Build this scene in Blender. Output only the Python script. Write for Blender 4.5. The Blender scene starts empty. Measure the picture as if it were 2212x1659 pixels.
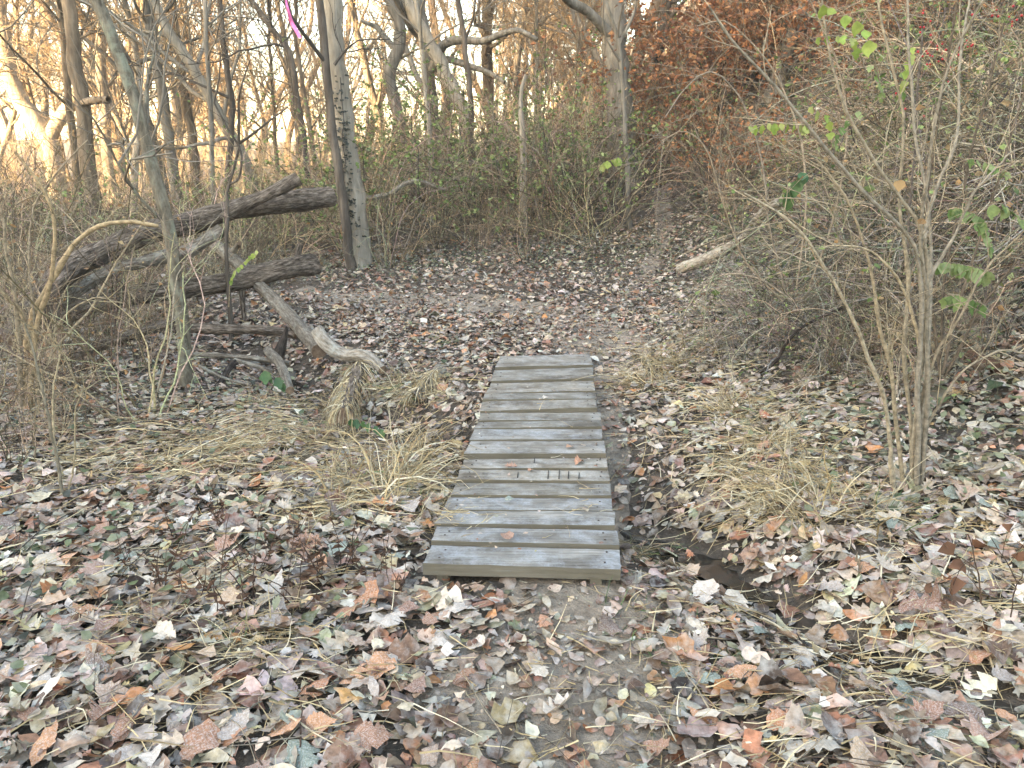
import bpy, math, random
import numpy as np
from mathutils import Vector

# ------------------------------------------------------------------ camera, sky, sun, exposure
SC = bpy.context.scene
COL = SC.collection
PITCH = math.radians(16.2)
CAMZ = 1.55
FV = 1670.0            # focal length in units of a 2212 px wide picture
cam_d = bpy.data.cameras.new('camera')
cam_d.sensor_width = 36.0
cam_d.lens = 36.0 * FV / 2212.0
cam_d.clip_start = 0.05
cam_d.clip_end = 2000
cam = bpy.data.objects.new('camera', cam_d)
COL.objects.link(cam)
cam.location = (0, 0, CAMZ)
cam.rotation_euler = (math.radians(90) - PITCH, 0, 0)
SC.camera = cam

SUN_EL = math.radians(11.0)
SUN_AZ = math.radians(46.0)      # direction in which the light travels, from +Y towards +X
world = bpy.data.worlds.new('World')
SC.world = world
world.use_nodes = True
wn = world.node_tree
sky = wn.nodes.new('ShaderNodeTexSky')
sky.sky_type = 'NISHITA'
sky.sun_disc = False
sky.sun_elevation = SUN_EL
sky.sun_rotation = SUN_AZ + math.pi
sky.air_density = 1.0
sky.dust_density = 1.5
sky.ozone_density = 0.6
bg = wn.nodes['Background']
bg.inputs['Strength'].default_value = 0.15
wn.links.new(sky.outputs[0], bg.inputs[0])

sun_d = bpy.data.lights.new('sun', 'SUN')
sun_d.energy = 5.0
sun_d.angle = math.radians(0.5)
sun_d.color = (1.0, 0.69, 0.38)
sun = bpy.data.objects.new('sun', sun_d)
COL.objects.link(sun)
sdir = Vector((math.sin(SUN_AZ) * math.cos(SUN_EL), math.cos(SUN_AZ) * math.cos(SUN_EL), -math.sin(SUN_EL)))
sun.rotation_euler = sdir.to_track_quat('-Z', 'Y').to_euler()
sun.location = (-30, -20, 30)

vs = SC.view_settings
vs.view_transform = 'Standard'
vs.look = 'None'
vs.gamma = 1.0
vs.exposure = 3.48
vs.use_white_balance = True      # the photograph is balanced for open shade
vs.white_balance_temperature = 7250
vs.white_balance_tint = 7
vs.use_curve_mapping = False
SC.cycles.max_bounces = 6
SC.cycles.diffuse_bounces = 1
SC.cycles.transparent_max_bounces = 8

# ------------------------------------------------------------------ small numeric tools
RNG = np.random.default_rng(7)


def norm(a):
    return a / np.maximum(np.linalg.norm(a, axis=-1, keepdims=True), 1e-9)


def hash2(i, j, s=0):
    n = (i * 374761393 + j * 668265263 + s * 974634777) & 0x7fffffff
    n = ((n ^ (n >> 13)) * 1274126177) & 0x7fffffff
    return ((n ^ (n >> 16)) & 0xffff) / 65535.0


def vnoise(x, y, s=0):
    x = np.asarray(x, float); y = np.asarray(y, float)
    i = np.floor(x).astype(np.int64); j = np.floor(y).astype(np.int64)
    fx = x - i; fy = y - j
    fx = fx * fx * (3 - 2 * fx); fy = fy * fy * (3 - 2 * fy)
    a = hash2(i, j, s); b = hash2(i + 1, j, s); c = hash2(i, j + 1, s); d = hash2(i + 1, j + 1, s)
    return (a + (b - a) * fx) * (1 - fy) + (c + (d - c) * fx) * fy


def fbm(x, y, o=3, s=0):
    t = 0; a = 0.5
    for k in range(o):
        t = t + a * (vnoise(x * 2 ** k, y * 2 ** k, s + k) - 0.5); a *= 0.5
    return t * 2


def sstep(a, b, x):
    t = np.clip((x - a) / (b - a), 0, 1)
    return t * t * (3 - 2 * t)


# ------------------------------------------------------------------ terrain
CREEK = np.array([(-3.4, 7.6), (-1.9, 6.35), (-1.1, 4.9), (-0.35, 4.25), (0.35, 3.75), (0.75, 3.15), (1.0, 2.62),
                  (1.22, 2.2), (1.75, 1.75), (2.6, 1.3), (4.0, 0.9)])


def seg_dist(x, y, pts):
    best = np.full(np.shape(x), 1e9); par = np.zeros(np.shape(x))
    for k in range(len(pts) - 1):
        ax, ay = pts[k]; bx, by = pts[k + 1]
        dx, dy = bx - ax, by - ay
        t = np.clip(((x - ax) * dx + (y - ay) * dy) / (dx * dx + dy * dy), 0, 1)
        d = np.hypot(x - ax - t * dx, y - ay - t * dy)
        m = d < best
        best = np.where(m, d, best); par = np.where(m, k + t, par)
    return best, par


TRAIL = np.array([(0.1, -3.0), (0.12, 1.5), (0.3, 2.6), (0.55, 4.3), (0.75, 6.0), (0.7, 7.2), (0.2, 8.2), (-1.2, 9.0), (-2.8, 9.6)])
TRAIL2 = np.array([(0.7, 6.8), (1.2, 8.6), (1.85, 10.5), (2.4, 12.5), (2.9, 15.5)])


def softplus(x, k=2.0):
    return np.log1p(np.exp(np.clip(x * k, -40, 40))) / k


def H(x, y):
    x = np.asarray(x, float); y = np.asarray(y, float)
    toe = 2.0 + 0.07 * np.clip(y, 0, 60) + 0.9 * (1 - sstep(3.0, 6.0, y))
    r = softplus(x - toe)
    z = 0.80 * np.minimum(r, 14) + 0.15 * np.clip(r - 14, 0, 30)
    z = z * sstep(-6, 3, y) * (1 + 0.55 * sstep(9, 20, y))
    back = np.clip(y - 10, 0, 30)
    z = z + sstep(-4, 3.5, x) * (0.17 * softplus(back - 0.3, 3) * sstep(9.5, 11, y)) * 0.9
    z = z + (1 - sstep(-4, 3.5, x)) * 0.02 * back
    d, par = seg_dist(x, y, CREEK)
    dep = np.interp(par, [0, 2, 4, 5.5, 7, 9], [0.16, 0.2, 0.24, 0.16, 0.11, 0.07])
    wid = np.interp(par, [0, 2, 4, 5.5, 7, 9], [0.42, 0.42, 0.45, 0.30, 0.22, 0.22])
    z = z - dep * np.exp(-(d / wid) ** 2)
    z = z + 0.07 * np.exp(-(((x - 0.8) / 1.3) ** 2 + ((y - 6.6) / 0.9) ** 2))
    z = z + 0.10 * fbm(x * 0.5, y * 0.5, 3, 3) * sstep(1.2, 2.5, np.hypot(x, y - 3))
    z = z + 0.03 * fbm(x * 2.3, y * 2.3, 3, 9)
    z = z + 0.03 * np.exp(-(((x - 0.45) / 0.6) ** 2 + ((y - 2.62) / 0.22) ** 2))
    td, _ = seg_dist(x, y, TRAIL)
    z = z - 0.025 * np.exp(-(td / 0.45) ** 2)
    # ridge added out of view, shaped so that the hollow lies in shade
    p = math.sin(SUN_AZ) * x + math.cos(SUN_AZ) * y
    q = math.cos(SUN_AZ) * x - math.sin(SUN_AZ) * y
    z = z + 21.0 * np.exp(-((p + 48) / 17) ** 2) * sstep(-28, -18, q) * (1 - sstep(50, 90, q))
    far = np.hypot(x, y)
    z = z + 6.0 * sstep(90, 260, far)
    return z


def Hs(x, y):
    return float(H(np.array([x]), np.array([y]))[0])


def grad(x, y, e=0.06):
    return (H(x + e, y) - H(x - e, y)) / (2 * e), (H(x, y + e) - H(x, y - e)) / (2 * e)


def ray(u, v):
    dx = (u - 1106.0) / FV; dy = -(v - 829.5) / FV
    c, s = math.cos(PITCH), math.sin(PITCH)
    return np.array([dx, c + dy * s, -s + dy * c])


def P(u, v, Y):
    d = ray(u, v)
    return np.array([0, 0, CAMZ]) + d * (Y / d[1])


def plane_pt(u, v, z):
    d = ray(u, v)
    return np.array([0, 0, CAMZ]) + d * ((z - CAMZ) / d[2])


def G(u, v):
    d = ray(u, v)
    t = np.linspace(0.8, 60, 6000)
    q = np.array([0, 0, CAMZ]) + d[None] * t[:, None]
    below = q[:, 2] < H(q[:, 0], q[:, 1])
    k = int(np.argmax(below)) if below.any() else 2000
    return q[k]


def wr(rv, Y, v=830):
    """a radius in picture units at distance Y -> metres"""
    return rv / FV * Y / ray(1106, v)[1]


# ------------------------------------------------------------------ objects
def tag(o, label=None, cat=None, group=None, kind=None):
    if label: o['label'] = label
    if cat: o['category'] = cat
    if group: o['group'] = group
    if kind: o['kind'] = kind
    return o


def empty(name, loc=(0, 0, 0), rz=0.0, sc=1.0):
    o = bpy.data.objects.new(name, None)
    o.empty_display_size = 0.1
    COL.objects.link(o)
    o.location = loc
    o.rotation_euler = (0, 0, rz)
    o.scale = (sc, sc, sc)
    return o


class MB:
    """collects batches of vertices and quads / triangles into one mesh"""

    def __init__(s):
        s.v = []; s.f3 = []; s.f4 = []; s.c = []; s.n = 0

    def add(s, v, f4=None, f3=None, col=None):
        v = np.asarray(v, float).reshape(-1, 3)
        s.v.append(v)
        if f4 is not None and len(f4): s.f4.append(np.asarray(f4, np.int64).reshape(-1, 4) + s.n)
        if f3 is not None and len(f3): s.f3.append(np.asarray(f3, np.int64).reshape(-1, 3) + s.n)
        if col is None: col = np.ones((len(v), 3))
        col = np.asarray(col, float)
        if col.ndim == 1: col = np.tile(col, (len(v), 1))
        s.c.append(col)
        s.n += len(v)
        return s

    def mesh(s, name, mat, smooth=True):
        v = np.concatenate(s.v) if s.v else np.zeros((0, 3))
        f4 = np.concatenate(s.f4) if s.f4 else np.zeros((0, 4), np.int64)
        f3 = np.concatenate(s.f3) if s.f3 else np.zeros((0, 3), np.int64)
        me = bpy.data.meshes.new(name)
        me.vertices.add(len(v))
        me.vertices.foreach_set('co', v.astype(np.float32).ravel())
        nl = len(f4) * 4 + len(f3) * 3
        me.loops.add(nl)
        me.loops.foreach_set('vertex_index', np.concatenate([f4.ravel(), f3.ravel()]).astype(np.int32))
        npoly = len(f4) + len(f3)
        me.polygons.add(npoly)
        ls = np.concatenate([np.arange(len(f4)) * 4, len(f4) * 4 + np.arange(len(f3)) * 3]).astype(np.int32)
        me.polygons.foreach_set('loop_start', ls)
        me.polygons.foreach_set('use_smooth', np.full(npoly, smooth))
        c = np.concatenate(s.c) if s.c else np.zeros((0, 3))
        at = me.color_attributes.new('Col', 'FLOAT_COLOR', 'POINT')
        at.data.foreach_set('color', np.concatenate([c, np.ones((len(c), 1))], 1).astype(np.float32).ravel())
        me.update(calc_edges=True)
        if mat: me.materials.append(mat)
        return me

    def build(s, name, mat, parent=None, smooth=True):
        o = bpy.data.objects.new(name, s.mesh(name, mat, smooth))
        COL.objects.link(o)
        if parent: o.parent = parent
        return o


def inst(name, me, parent=None):
    o = bpy.data.objects.new(name, me)
    COL.objects.link(o)
    if parent: o.parent = parent
    return o


# ------------------------------------------------------------------ shape batches
def tubes(mb, Pt, R, k=4, col=None, rough=0.0, close=False):
    """Pt (T,n,3), R (T,n): T tubes of n rings of k sides"""
    Pt = np.asarray(Pt, float); R = np.asarray(R, float)
    if Pt.ndim == 2: Pt = Pt[None]; R = R[None]
    T, n, _ = Pt.shape
    tan = norm(np.gradient(Pt, axis=1))
    mean = norm(Pt[:, -1] - Pt[:, 0])
    ref = np.zeros_like(mean)
    ref[np.arange(T), np.argmin(np.abs(mean), axis=1)] = 1
    a = norm(np.cross(tan, ref[:, None, :]))
    b = np.cross(tan, a)
    th = np.arange(k) * 2 * math.pi / k
    rr = R[:, :, None] * np.ones(k)
    if rough:
        s = np.cumsum(np.concatenate([np.zeros((T, 1)), np.linalg.norm(np.diff(Pt, axis=1), axis=-1)], 1), 1)
        tt = th[None, None, :] * k / (2 * math.pi)
        ss = s[:, :, None] * np.ones(k)
        o = np.arange(T)[:, None, None] * 17.3
        nz = fbm(tt * 0.5 + o, ss * 3.0, 3, 5) + 0.6 * (vnoise(np.cos(th) * 1.2 + o, ss * 1.5 + np.sin(th), 8) - 0.5)
        nz[..., -1] = 0.5 * (nz[..., 0] + nz[..., -1])
        rr = rr * (1 + rough * nz)
    v = Pt[:, :, None, :] + rr[..., None] * (np.cos(th)[None, None, :, None] * a[:, :, None, :] + np.sin(th)[None, None, :, None] * b[:, :, None, :])
    idx = np.arange(T * n * k).reshape(T, n, k)
    f = np.stack([idx[:, :-1, :], idx[:, 1:, :], np.roll(idx, -1, 2)[:, 1:, :], np.roll(idx, -1, 2)[:, :-1, :]], -1).reshape(-1, 4)
    c = None
    if col is not None:
        col = np.asarray(col, float)
        c = np.tile(col, (T * n * k, 1)) if col.ndim == 1 else np.repeat(col, n * k, axis=0)
    mb.add(v, f, col=c)
    return v


def resample(pts, n, smooth=True):
    pts = np.asarray(pts, float)
    if smooth and len(pts) > 2:
        q = np.concatenate([2 * pts[:1] - pts[1:2], pts, 2 * pts[-1:] - pts[-2:-1]])
        out = []
        for i in range(len(pts) - 1):
            t = np.linspace(0, 1, 12, endpoint=False)[:, None]
            p0, p1, p2, p3 = q[i], q[i + 1], q[i + 2], q[i + 3]
            out.append(0.5 * (2 * p1 + (p2 - p0) * t + (2 * p0 - 5 * p1 + 4 * p2 - p3) * t ** 2 + (3 * p1 - p0 - 3 * p2 + p3) * t ** 3))
        out.append(pts[-1:])
        pts = np.concatenate(out)
    s = np.concatenate([[0], np.cumsum(np.linalg.norm(np.diff(pts[:, :3], axis=0), axis=1))])
    t = np.linspace(0, s[-1], n)
    return np.stack([np.interp(t, s, pts[:, k]) for k in range(pts.shape[1])], 1)


def grow(rng, P0, D0, L, n, wander=0.15, trop=(0, 0, 0)):
    P0 = np.asarray(P0, float); d = norm(np.asarray(D0, float))
    T = len(P0)
    out = np.zeros((T, n, 3)); out[:, 0] = P0
    step = (np.asarray(L, float) / (n - 1))[:, None] * np.ones((T, 1))
    tr = np.asarray(trop, float)
    for i in range(1, n):
        d = norm(d + wander * rng.normal(size=(T, 3)) + tr / (n - 1))
        out[:, i] = out[:, i - 1] + d * step
    return out


def sprout(rng, Pt, m, t0=0.2, t1=1.0):
    """m random points on each tube of Pt -> positions, tangents, parent index, param"""
    T, n, _ = Pt.shape
    pi = np.repeat(np.arange(T), m)
    t = rng.uniform(t0, t1, T * m) * (n - 1)
    i = np.minimum(t.astype(int), n - 2); f = (t - i)[:, None]
    a = Pt[pi, i]; b = Pt[pi, i + 1]
    return a * (1 - f) + b * f, norm(b - a), pi, t / (n - 1)


def side_dirs(rng, tan, ang):
    r = norm(rng.normal(size=tan.shape))
    r = norm(r - (r * tan).sum(-1, keepdims=True) * tan)
    ang = np.asarray(ang)[:, None]
    return norm(tan * np.cos(ang) + r * np.sin(ang))


def leaf_template(m, kind, rng):
    """stations along the leaf, (m+1) x 3 columns: left edge, midrib, right edge; unit length"""
    t = np.linspace(0, 1, m + 1)
    if kind == 'oval':
        w = 0.35 * np.sin(math.pi * np.clip(t, 0.02, 0.985) ** 0.78) ** 1.05
    elif kind == 'round':
        w = 0.47 * np.sin(math.pi * np.clip(t, 0.02, 0.985) ** 0.7) ** 0.9
    elif kind == 'narrow':
        w = 0.2 * np.sin(math.pi * np.clip(t, 0.03, 0.97)) ** 0.8
    elif kind == 'oak':
        w = 0.34 * np.sin(math.pi * np.clip(t, 0.05, 0.95)) ** 0.5 * (0.55 + 0.6 * (np.arange(m + 1) % 2))
    else:  # maple
        w = 0.62 * np.sin(math.pi * np.clip(t, 0.04, 0.97) ** 0.9) ** 0.7 * (0.4 + 0.75 * (np.arange(m + 1) % 2))
    jl = 1 + 0.10 * rng.normal(size=m + 1); jr = 1 + 0.10 * rng.normal(size=m + 1)
    if m >= 5 and kind in ('oval', 'round'):      # toothed edge, now and then a torn bite
        tooth = 0.09 * (2 * (np.arange(m + 1) % 2) - 1)
        jl = jl + tooth; jr = jr + tooth
        if rng.random() < 0.4: jl[rng.integers(1, m)] *= 0.45
    lob = 0.09 if kind in ('oak', 'maple') else 0.0
    odd = (np.arange(m + 1) % 2) * lob
    v = np.zeros((m + 1, 3, 2))
    v[:, 0, 0] = -w * jl; v[:, 0, 1] = t + odd + 0.02 * rng.normal(size=m + 1)
    v[:, 1, 0] = 0; v[:, 1, 1] = t
    v[:, 2, 0] = w * jr; v[:, 2, 1] = t + odd + 0.02 * rng.normal(size=m + 1)
    v[..., 1] -= 0.5
    idx = np.arange((m + 1) * 3).reshape(m + 1, 3)
    f = np.concatenate([np.stack([idx[:-1, c], idx[:-1, c + 1], idx[1:, c + 1], idx[1:, c]], -1) for c in (0, 1)])
    return v.reshape(-1, 2), f


def leaves(mb, rng, tpl, pos, nrm, size, col, curl=0.5, fold=0.3, yaw=None):
    """a batch of curled leaves: pos (N,3), nrm (N,3)"""
    xy, f = tpl
    N = len(pos); V = len(xy)
    if N == 0: return
    x = xy[None, :, 0]; y = xy[None, :, 1]
    c1 = rng.normal(0, curl, (N, 1)); c2 = rng.normal(0, curl, (N, 1)); c3 = rng.normal(0, curl * 0.8, (N, 1))
    fo = rng.normal(0, fold, (N, 1)); ph = rng.uniform(0, 6.28, (N, 1))
    z = c1 * x * x * 2 + c2 * y * y + c3 * x * y * 1.5 + fo * np.abs(x) + 0.05 * curl * np.sin(ph + 9 * y + 7 * x)
    z = z + 0.05 * curl * rng.normal(size=(N, V))
    nrm = norm(nrm)
    if yaw is None: yaw = rng.uniform(0, 2 * math.pi, N)
    ref = np.stack([np.cos(yaw), np.sin(yaw), np.zeros(N)], 1)
    ty = ref - (ref * nrm).sum(1, keepdims=True) * nrm
    bad = np.linalg.norm(ty, axis=1) < 0.05
    ty[bad] = np.array([0.1, 0.2, 1.0])
    ty = norm(ty); tx = np.cross(ty, nrm)
    s = np.asarray(size)[:, None, None] * np.ones((N, 1, 1))
    v = pos[:, None, :] + s * (x[..., None] * tx[:, None] + y[..., None] * ty[:, None] + z[..., None] * nrm[:, None])
    ff = (f[None] + (np.arange(N) * V)[:, None, None]).reshape(-1, 4)
    mb.add(v, ff, col=np.repeat(np.asarray(col, float), V, axis=0))


def ribbons(mb, rng, Pt, W, col):
    """flat blades: Pt (T,n,3), W (T,)"""
    T, n, _ = Pt.shape
    tan = norm(np.gradient(Pt, axis=1))
    r = norm(rng.normal(size=(T, 1, 3)))
    sd = norm(np.cross(tan, r))
    w = (W[:, None] * np.linspace(1, 0.25, n)[None])[..., None]
    v = np.stack([Pt - sd * w, Pt + sd * w], 2)
    idx = np.arange(T * n * 2).reshape(T, n, 2)
    f = np.stack([idx[:, :-1, 0], idx[:, :-1, 1], idx[:, 1:, 1], idx[:, 1:, 0]], -1).reshape(-1, 4)
    mb.add(v, f, col=np.repeat(col, n * 2, axis=0))


# ------------------------------------------------------------------ materials
def mat(name):
    m = bpy.data.materials.new(name)
    m.use_nodes = True
    nt = m.node_tree
    return m, nt, nt.nodes['Principled BSDF']


def N(nt, typ, **kw):
    n = nt.nodes.new(typ)
    for k, v in kw.items():
        if k in n.inputs: n.inputs[k].default_value = v
        else: setattr(n, k, v)
    return n


def ramp(nt, stops, interp='LINEAR'):
    r = nt.nodes.new('ShaderNodeValToRGB')
    r.color_ramp.interpolation = interp
    e = r.color_ramp.elements
    while len(e) < len(stops): e.new(0.5)
    for i, (p, c) in enumerate(stops):
        e[i].position = p
        e[i].color = (*c, 1) if len(c) == 3 else c
    return r


def mixc(nt, fac, a, b, mode='MIX'):
    m = nt.nodes.new('ShaderNodeMix')
    m.data_type = 'RGBA'; m.blend_type = mode
    for i, x in ((0, fac), (6, a), (7, b)):
        if hasattr(x, 'is_linked') or hasattr(x, 'links'): nt.links.new(x, m.inputs[i])
        else: m.inputs[i].default_value = x if i == 0 else (*x, 1)
    return m.outputs[2]


def noise(nt, vec, scale, detail=4, rough=0.6, sc3=None):
    if sc3 is not None:
        mp = N(nt, 'ShaderNodeMapping')
        mp.inputs['Scale'].default_value = sc3
        nt.links.new(vec, mp.inputs[0]); vec = mp.outputs[0]
    n = N(nt, 'ShaderNodeTexNoise', Scale=scale, Detail=detail, Roughness=rough)
    nt.links.new(vec, n.inputs['Vector'])
    return n.outputs['Fac']


def bump(nt, bsdf, h, strength=0.5, dist=0.02):
    b = N(nt, 'ShaderNodeBump', Strength=strength, Distance=dist)
    nt.links.new(h, b.inputs['Height'])
    nt.links.new(b.outputs[0], bsdf.inputs['Normal'])


def attr_col(nt):
    a = nt.nodes.new('ShaderNodeAttribute'); a.attribute_name = 'Col'
    return a.outputs['Color']


def m_attr(name, rough=0.7, spec=0.25, frost=0.0, transl=0.0, var=0.35, nscale=45, tint=None):
    m, nt, b = mat(name)
    tc = nt.nodes.new('ShaderNodeTexCoord').outputs['Object']
    n = noise(nt, tc, nscale, 3)
    r = ramp(nt, [(0.3, (1 - var,) * 3), (0.7, (1 + var * 0.6,) * 3)])
    nt.links.new(n, r.inputs[0])
    base = attr_col(nt)
    if tint == 'random':
        oi = nt.nodes.new('ShaderNodeObjectInfo')
        rr = ramp(nt, [(0, (0.75, 0.75, 0.78)), (0.5, (1.0, 0.97, 0.92)), (1, (1.25, 1.15, 1.0))])
        nt.links.new(oi.outputs['Random'], rr.inputs[0])
        base = mixc(nt, 1.0, base, rr.outputs[0], 'MULTIPLY')
    c = mixc(nt, 1.0, base, r.outputs[0], 'MULTIPLY')
    if frost:
        n2 = noise(nt, tc, 14, 5, 0.7)
        r2 = ramp(nt, [(0.45, (0, 0, 0)), (0.72, (frost,) * 3)])
        nt.links.new(n2, r2.inputs[0])
        c = mixc(nt, r2.outputs[0], c, (0.62, 0.60, 0.57))
    nt.links.new(c, b.inputs['Base Color'])
    b.inputs['Roughness'].default_value = rough
    b.inputs['Specular IOR Level'].default_value = spec
    if transl:
        tr = nt.nodes.new('ShaderNodeBsdfTranslucent')
        nt.links.new(c, tr.inputs[0])
        mx = nt.nodes.new('ShaderNodeMixShader'); mx.inputs[0].default_value = transl
        nt.links.new(b.outputs[0], mx.inputs[1]); nt.links.new(tr.outputs[0], mx.inputs[2])
        nt.links.new(mx.outputs[0], nt.nodes['Material Output'].inputs[0])
    return m


def m_bark(name, dark, mid, light, scale=9.0, stretch=0.18, bstr=0.9, lichen=None, moss=0.0):
    m, nt, b = mat(name)
    tc = nt.nodes.new('ShaderNodeTexCoord').outputs['Object']
    n1 = noise(nt, tc, scale, 6, 0.65, (1, 1, stretch))
    n2 = noise(nt, tc, 2.2, 4, 0.6)
    r = ramp(nt, [(0.32, dark), (0.5, mid), (0.68, light)])
    nt.links.new(n1, r.inputs[0])
    r2 = ramp(nt, [(0.3, (0.72, 0.72, 0.72)), (0.7, (1.2, 1.18, 1.15))])
    nt.links.new(n2, r2.inputs[0])
    c = mixc(nt, 1.0, r.outputs[0], r2.outputs[0], 'MULTIPLY')
    if lichen:
        n3 = noise(nt, tc, 7, 5, 0.7)
        r3 = ramp(nt, [(0.5, (0, 0, 0)), (0.62, (0.75,) * 3)])
        nt.links.new(n3, r3.inputs[0])
        c = mixc(nt, r3.outputs[0], c, lichen)
    nt.links.new(c, b.inputs['Base Color'])
    b.inputs['Roughness'].default_value = 0.9
    b.inputs['Specular IOR Level'].default_value = 0.15
    bump(nt, b, n1, bstr, 0.03)
    return m


def m_bark_log(name, dark, mid, light, lichen=None, wscale=13.0):
    """bark for lying logs: ridges follow the log through its own uv-like attribute (Col holds position along / round)"""
    m, nt, b = mat(name)
    at = attr_col(nt)
    tc = nt.nodes.new('ShaderNodeTexCoord').outputs['Object']
    n1 = noise(nt, at, wscale, 6, 0.7, (1.0, 2.2, 2.2))
    n2 = noise(nt, tc, 3.0, 4, 0.6)
    r = ramp(nt, [(0.34, dark), (0.5, mid), (0.66, light)])
    nt.links.new(n1, r.inputs[0])
    r2 = ramp(nt, [(0.3, (0.7, 0.7, 0.72)), (0.7, (1.22, 1.18, 1.15))])
    nt.links.new(n2, r2.inputs[0])
    c = mixc(nt, 1.0, r.outputs[0], r2.outputs[0], 'MULTIPLY')
    if lichen:
        n3 = noise(nt, tc, 9, 5, 0.7)
        r3 = ramp(nt, [(0.52, (0, 0, 0)), (0.66, (0.7,) * 3)])
        nt.links.new(n3, r3.inputs[0])
        c = mixc(nt, r3.outputs[0], c, lichen)
    nt.links.new(c, b.inputs['Base Color'])
    b.inputs['Roughness'].default_value = 0.9
    b.inputs['Specular IOR Level'].default_value = 0.15
    bump(nt, b, n1, 1.0, 0.035)
    return m


M = {}
M['bark_pale'] = m_bark('bark_pale', (0.20, 0.17, 0.135), (0.30, 0.265, 0.22), (0.40, 0.36, 0.31), 14, 0.12)
M['bark_dark'] = m_bark('bark_dark', (0.05, 0.042, 0.036), (0.10, 0.083, 0.07), (0.17, 0.145, 0.125), 12, 0.15)
M['bark_grey'] = m_bark('bark_grey', (0.10, 0.09, 0.075), (0.19, 0.17, 0.145), (0.29, 0.265, 0.23), 11, 0.15)
M['bark_lichen'] = m_bark('bark_lichen', (0.085, 0.07, 0.055), (0.19, 0.165, 0.13), (0.31, 0.28, 0.22), 26, 0.3, 1.0, (0.30, 0.31, 0.24))
M['bark_brown'] = m_bark('bark_brown', (0.10, 0.075, 0.055), (0.19, 0.145, 0.105), (0.29, 0.23, 0.17), 12, 0.15)
M['log_brown'] = m_bark_log('log_brown', (0.035, 0.027, 0.021), (0.15, 0.12, 0.096), (0.36, 0.30, 0.25))
M['log_red'] = m_bark_log('log_red', (0.06, 0.032, 0.024), (0.14, 0.08, 0.058), (0.24, 0.15, 0.11))
M['log_grey'] = m_bark_log('log_grey', (0.10, 0.085, 0.07), (0.22, 0.19, 0.155), (0.36, 0.32, 0.27), (0.40, 0.39, 0.34))
M['log_pale'] = m_bark_log('log_pale', (0.20, 0.165, 0.125), (0.40, 0.35, 0.29), (0.55, 0.51, 0.45), (0.5, 0.5, 0.45))
M['log_dark'] = m_bark_log('log_dark', (0.02, 0.016, 0.014), (0.055, 0.044, 0.037), (0.12, 0.10, 0.085))
M['twig'] = m_attr('twig', 0.85, 0.15, 0.0, 0, 0.5, 40, tint='random')
M['twig_crown'] = m_attr('twig_crown', 0.85, 0.15, 0.0, 0, 0.25, 2)
M['leaf'] = m_attr('leaf', 0.65, 0.3, 0.55, 0.12, 0.4, 55)
M['leaf_far'] = m_attr('leaf_far', 0.7, 0.2, 0.25, 0.12, 0.3, 20)
M['green_leaf'] = m_attr('green_leaf', 0.5, 0.35, 0.0, 0.3, 0.25, 40)
M['rust_leaf'] = m_attr('rust_leaf', 0.65, 0.2, 0.0, 0.3, 0.35, 10)
M['straw'] = m_attr('straw', 0.6, 0.3, 0.0, 0.15, 0.25, 30)


def m_cut():
    m, nt, b = mat('cut_wood')
    tc = nt.nodes.new('ShaderNodeTexCoord').outputs['Object']
    n = noise(nt, tc, 18, 5, 0.7)
    r = ramp(nt, [(0.3, (0.07, 0.045, 0.03)), (0.55, (0.24, 0.16, 0.11)), (0.75, (0.38, 0.29, 0.21))])
    nt.links.new(n, r.inputs[0]); nt.links.new(r.outputs[0], b.inputs['Base Color'])
    b.inputs['Roughness'].default_value = 0.9
    bump(nt, b, n, 0.8, 0.01)
    return m


M['cut'] = m_cut()


def m_ground():
    m, nt, b = mat('forest_soil')
    tc = nt.nodes.new('ShaderNodeTexCoord').outputs['Object']
    n1 = noise(nt, tc, 1.3, 5, 0.6); n2 = noise(nt, tc, 22, 6, 0.75); n3 = noise(nt, tc, 90, 4, 0.7)
    r = ramp(nt, [(0.3, (0.036, 0.028, 0.022)), (0.5, (0.095, 0.074, 0.056)), (0.7, (0.18, 0.14, 0.105))])
    nt.links.new(n2, r.inputs[0])
    r2 = ramp(nt, [(0.35, (0.7, 0.7, 0.7)), (0.65, (1.3, 1.25, 1.2))])
    nt.links.new(n1, r2.inputs[0])
    c = mixc(nt, 1.0, r.outputs[0], r2.outputs[0], 'MULTIPLY')
    r3 = ramp(nt, [(0.52, (0, 0, 0)), (0.7, (0.6,) * 3)])
    nt.links.new(n3, r3.inputs[0])
    c = mixc(nt, r3.outputs[0], c, (0.18, 0.14, 0.105))
    nt.links.new(c, b.inputs['Base Color'])
    b.inputs['Roughness'].default_value = 0.9
    bump(nt, b, n2, 0.9, 0.05)
    return m


def m_mud():
    m, nt, b = mat('trodden_mud')
    tc = nt.nodes.new('ShaderNodeTexCoord').outputs['Object']
    n1 = noise(nt, tc, 2.4, 5, 0.6); n2 = noise(nt, tc, 14, 7, 0.72); n3 = noise(nt, tc, 60, 4, 0.7)
    r = ramp(nt, [(0.3, (0.13, 0.103, 0.08)), (0.5, (0.28, 0.23, 0.183)), (0.7, (0.44, 0.37, 0.30))])
    nt.links.new(n2, r.inputs[0])
    r2 = ramp(nt, [(0.35, (0.8, 0.8, 0.8)), (0.65, (1.25, 1.2, 1.15))])
    nt.links.new(n1, r2.inputs[0])
    c = mixc(nt, 1.0, r.outputs[0], r2.outputs[0], 'MULTIPLY')
    nt.links.new(c, b.inputs['Base Color'])
    r4 = ramp(nt, [(0.4, (0.55,) * 3), (0.6, (0.9,) * 3)])
    nt.links.new(n1, r4.inputs[0]); nt.links.new(r4.outputs[0], b.inputs['Roughness'])
    h = mixc(nt, 0.35, n2, n3)
    bump(nt, b, h, 1.0, 0.06)
    return m


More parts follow.
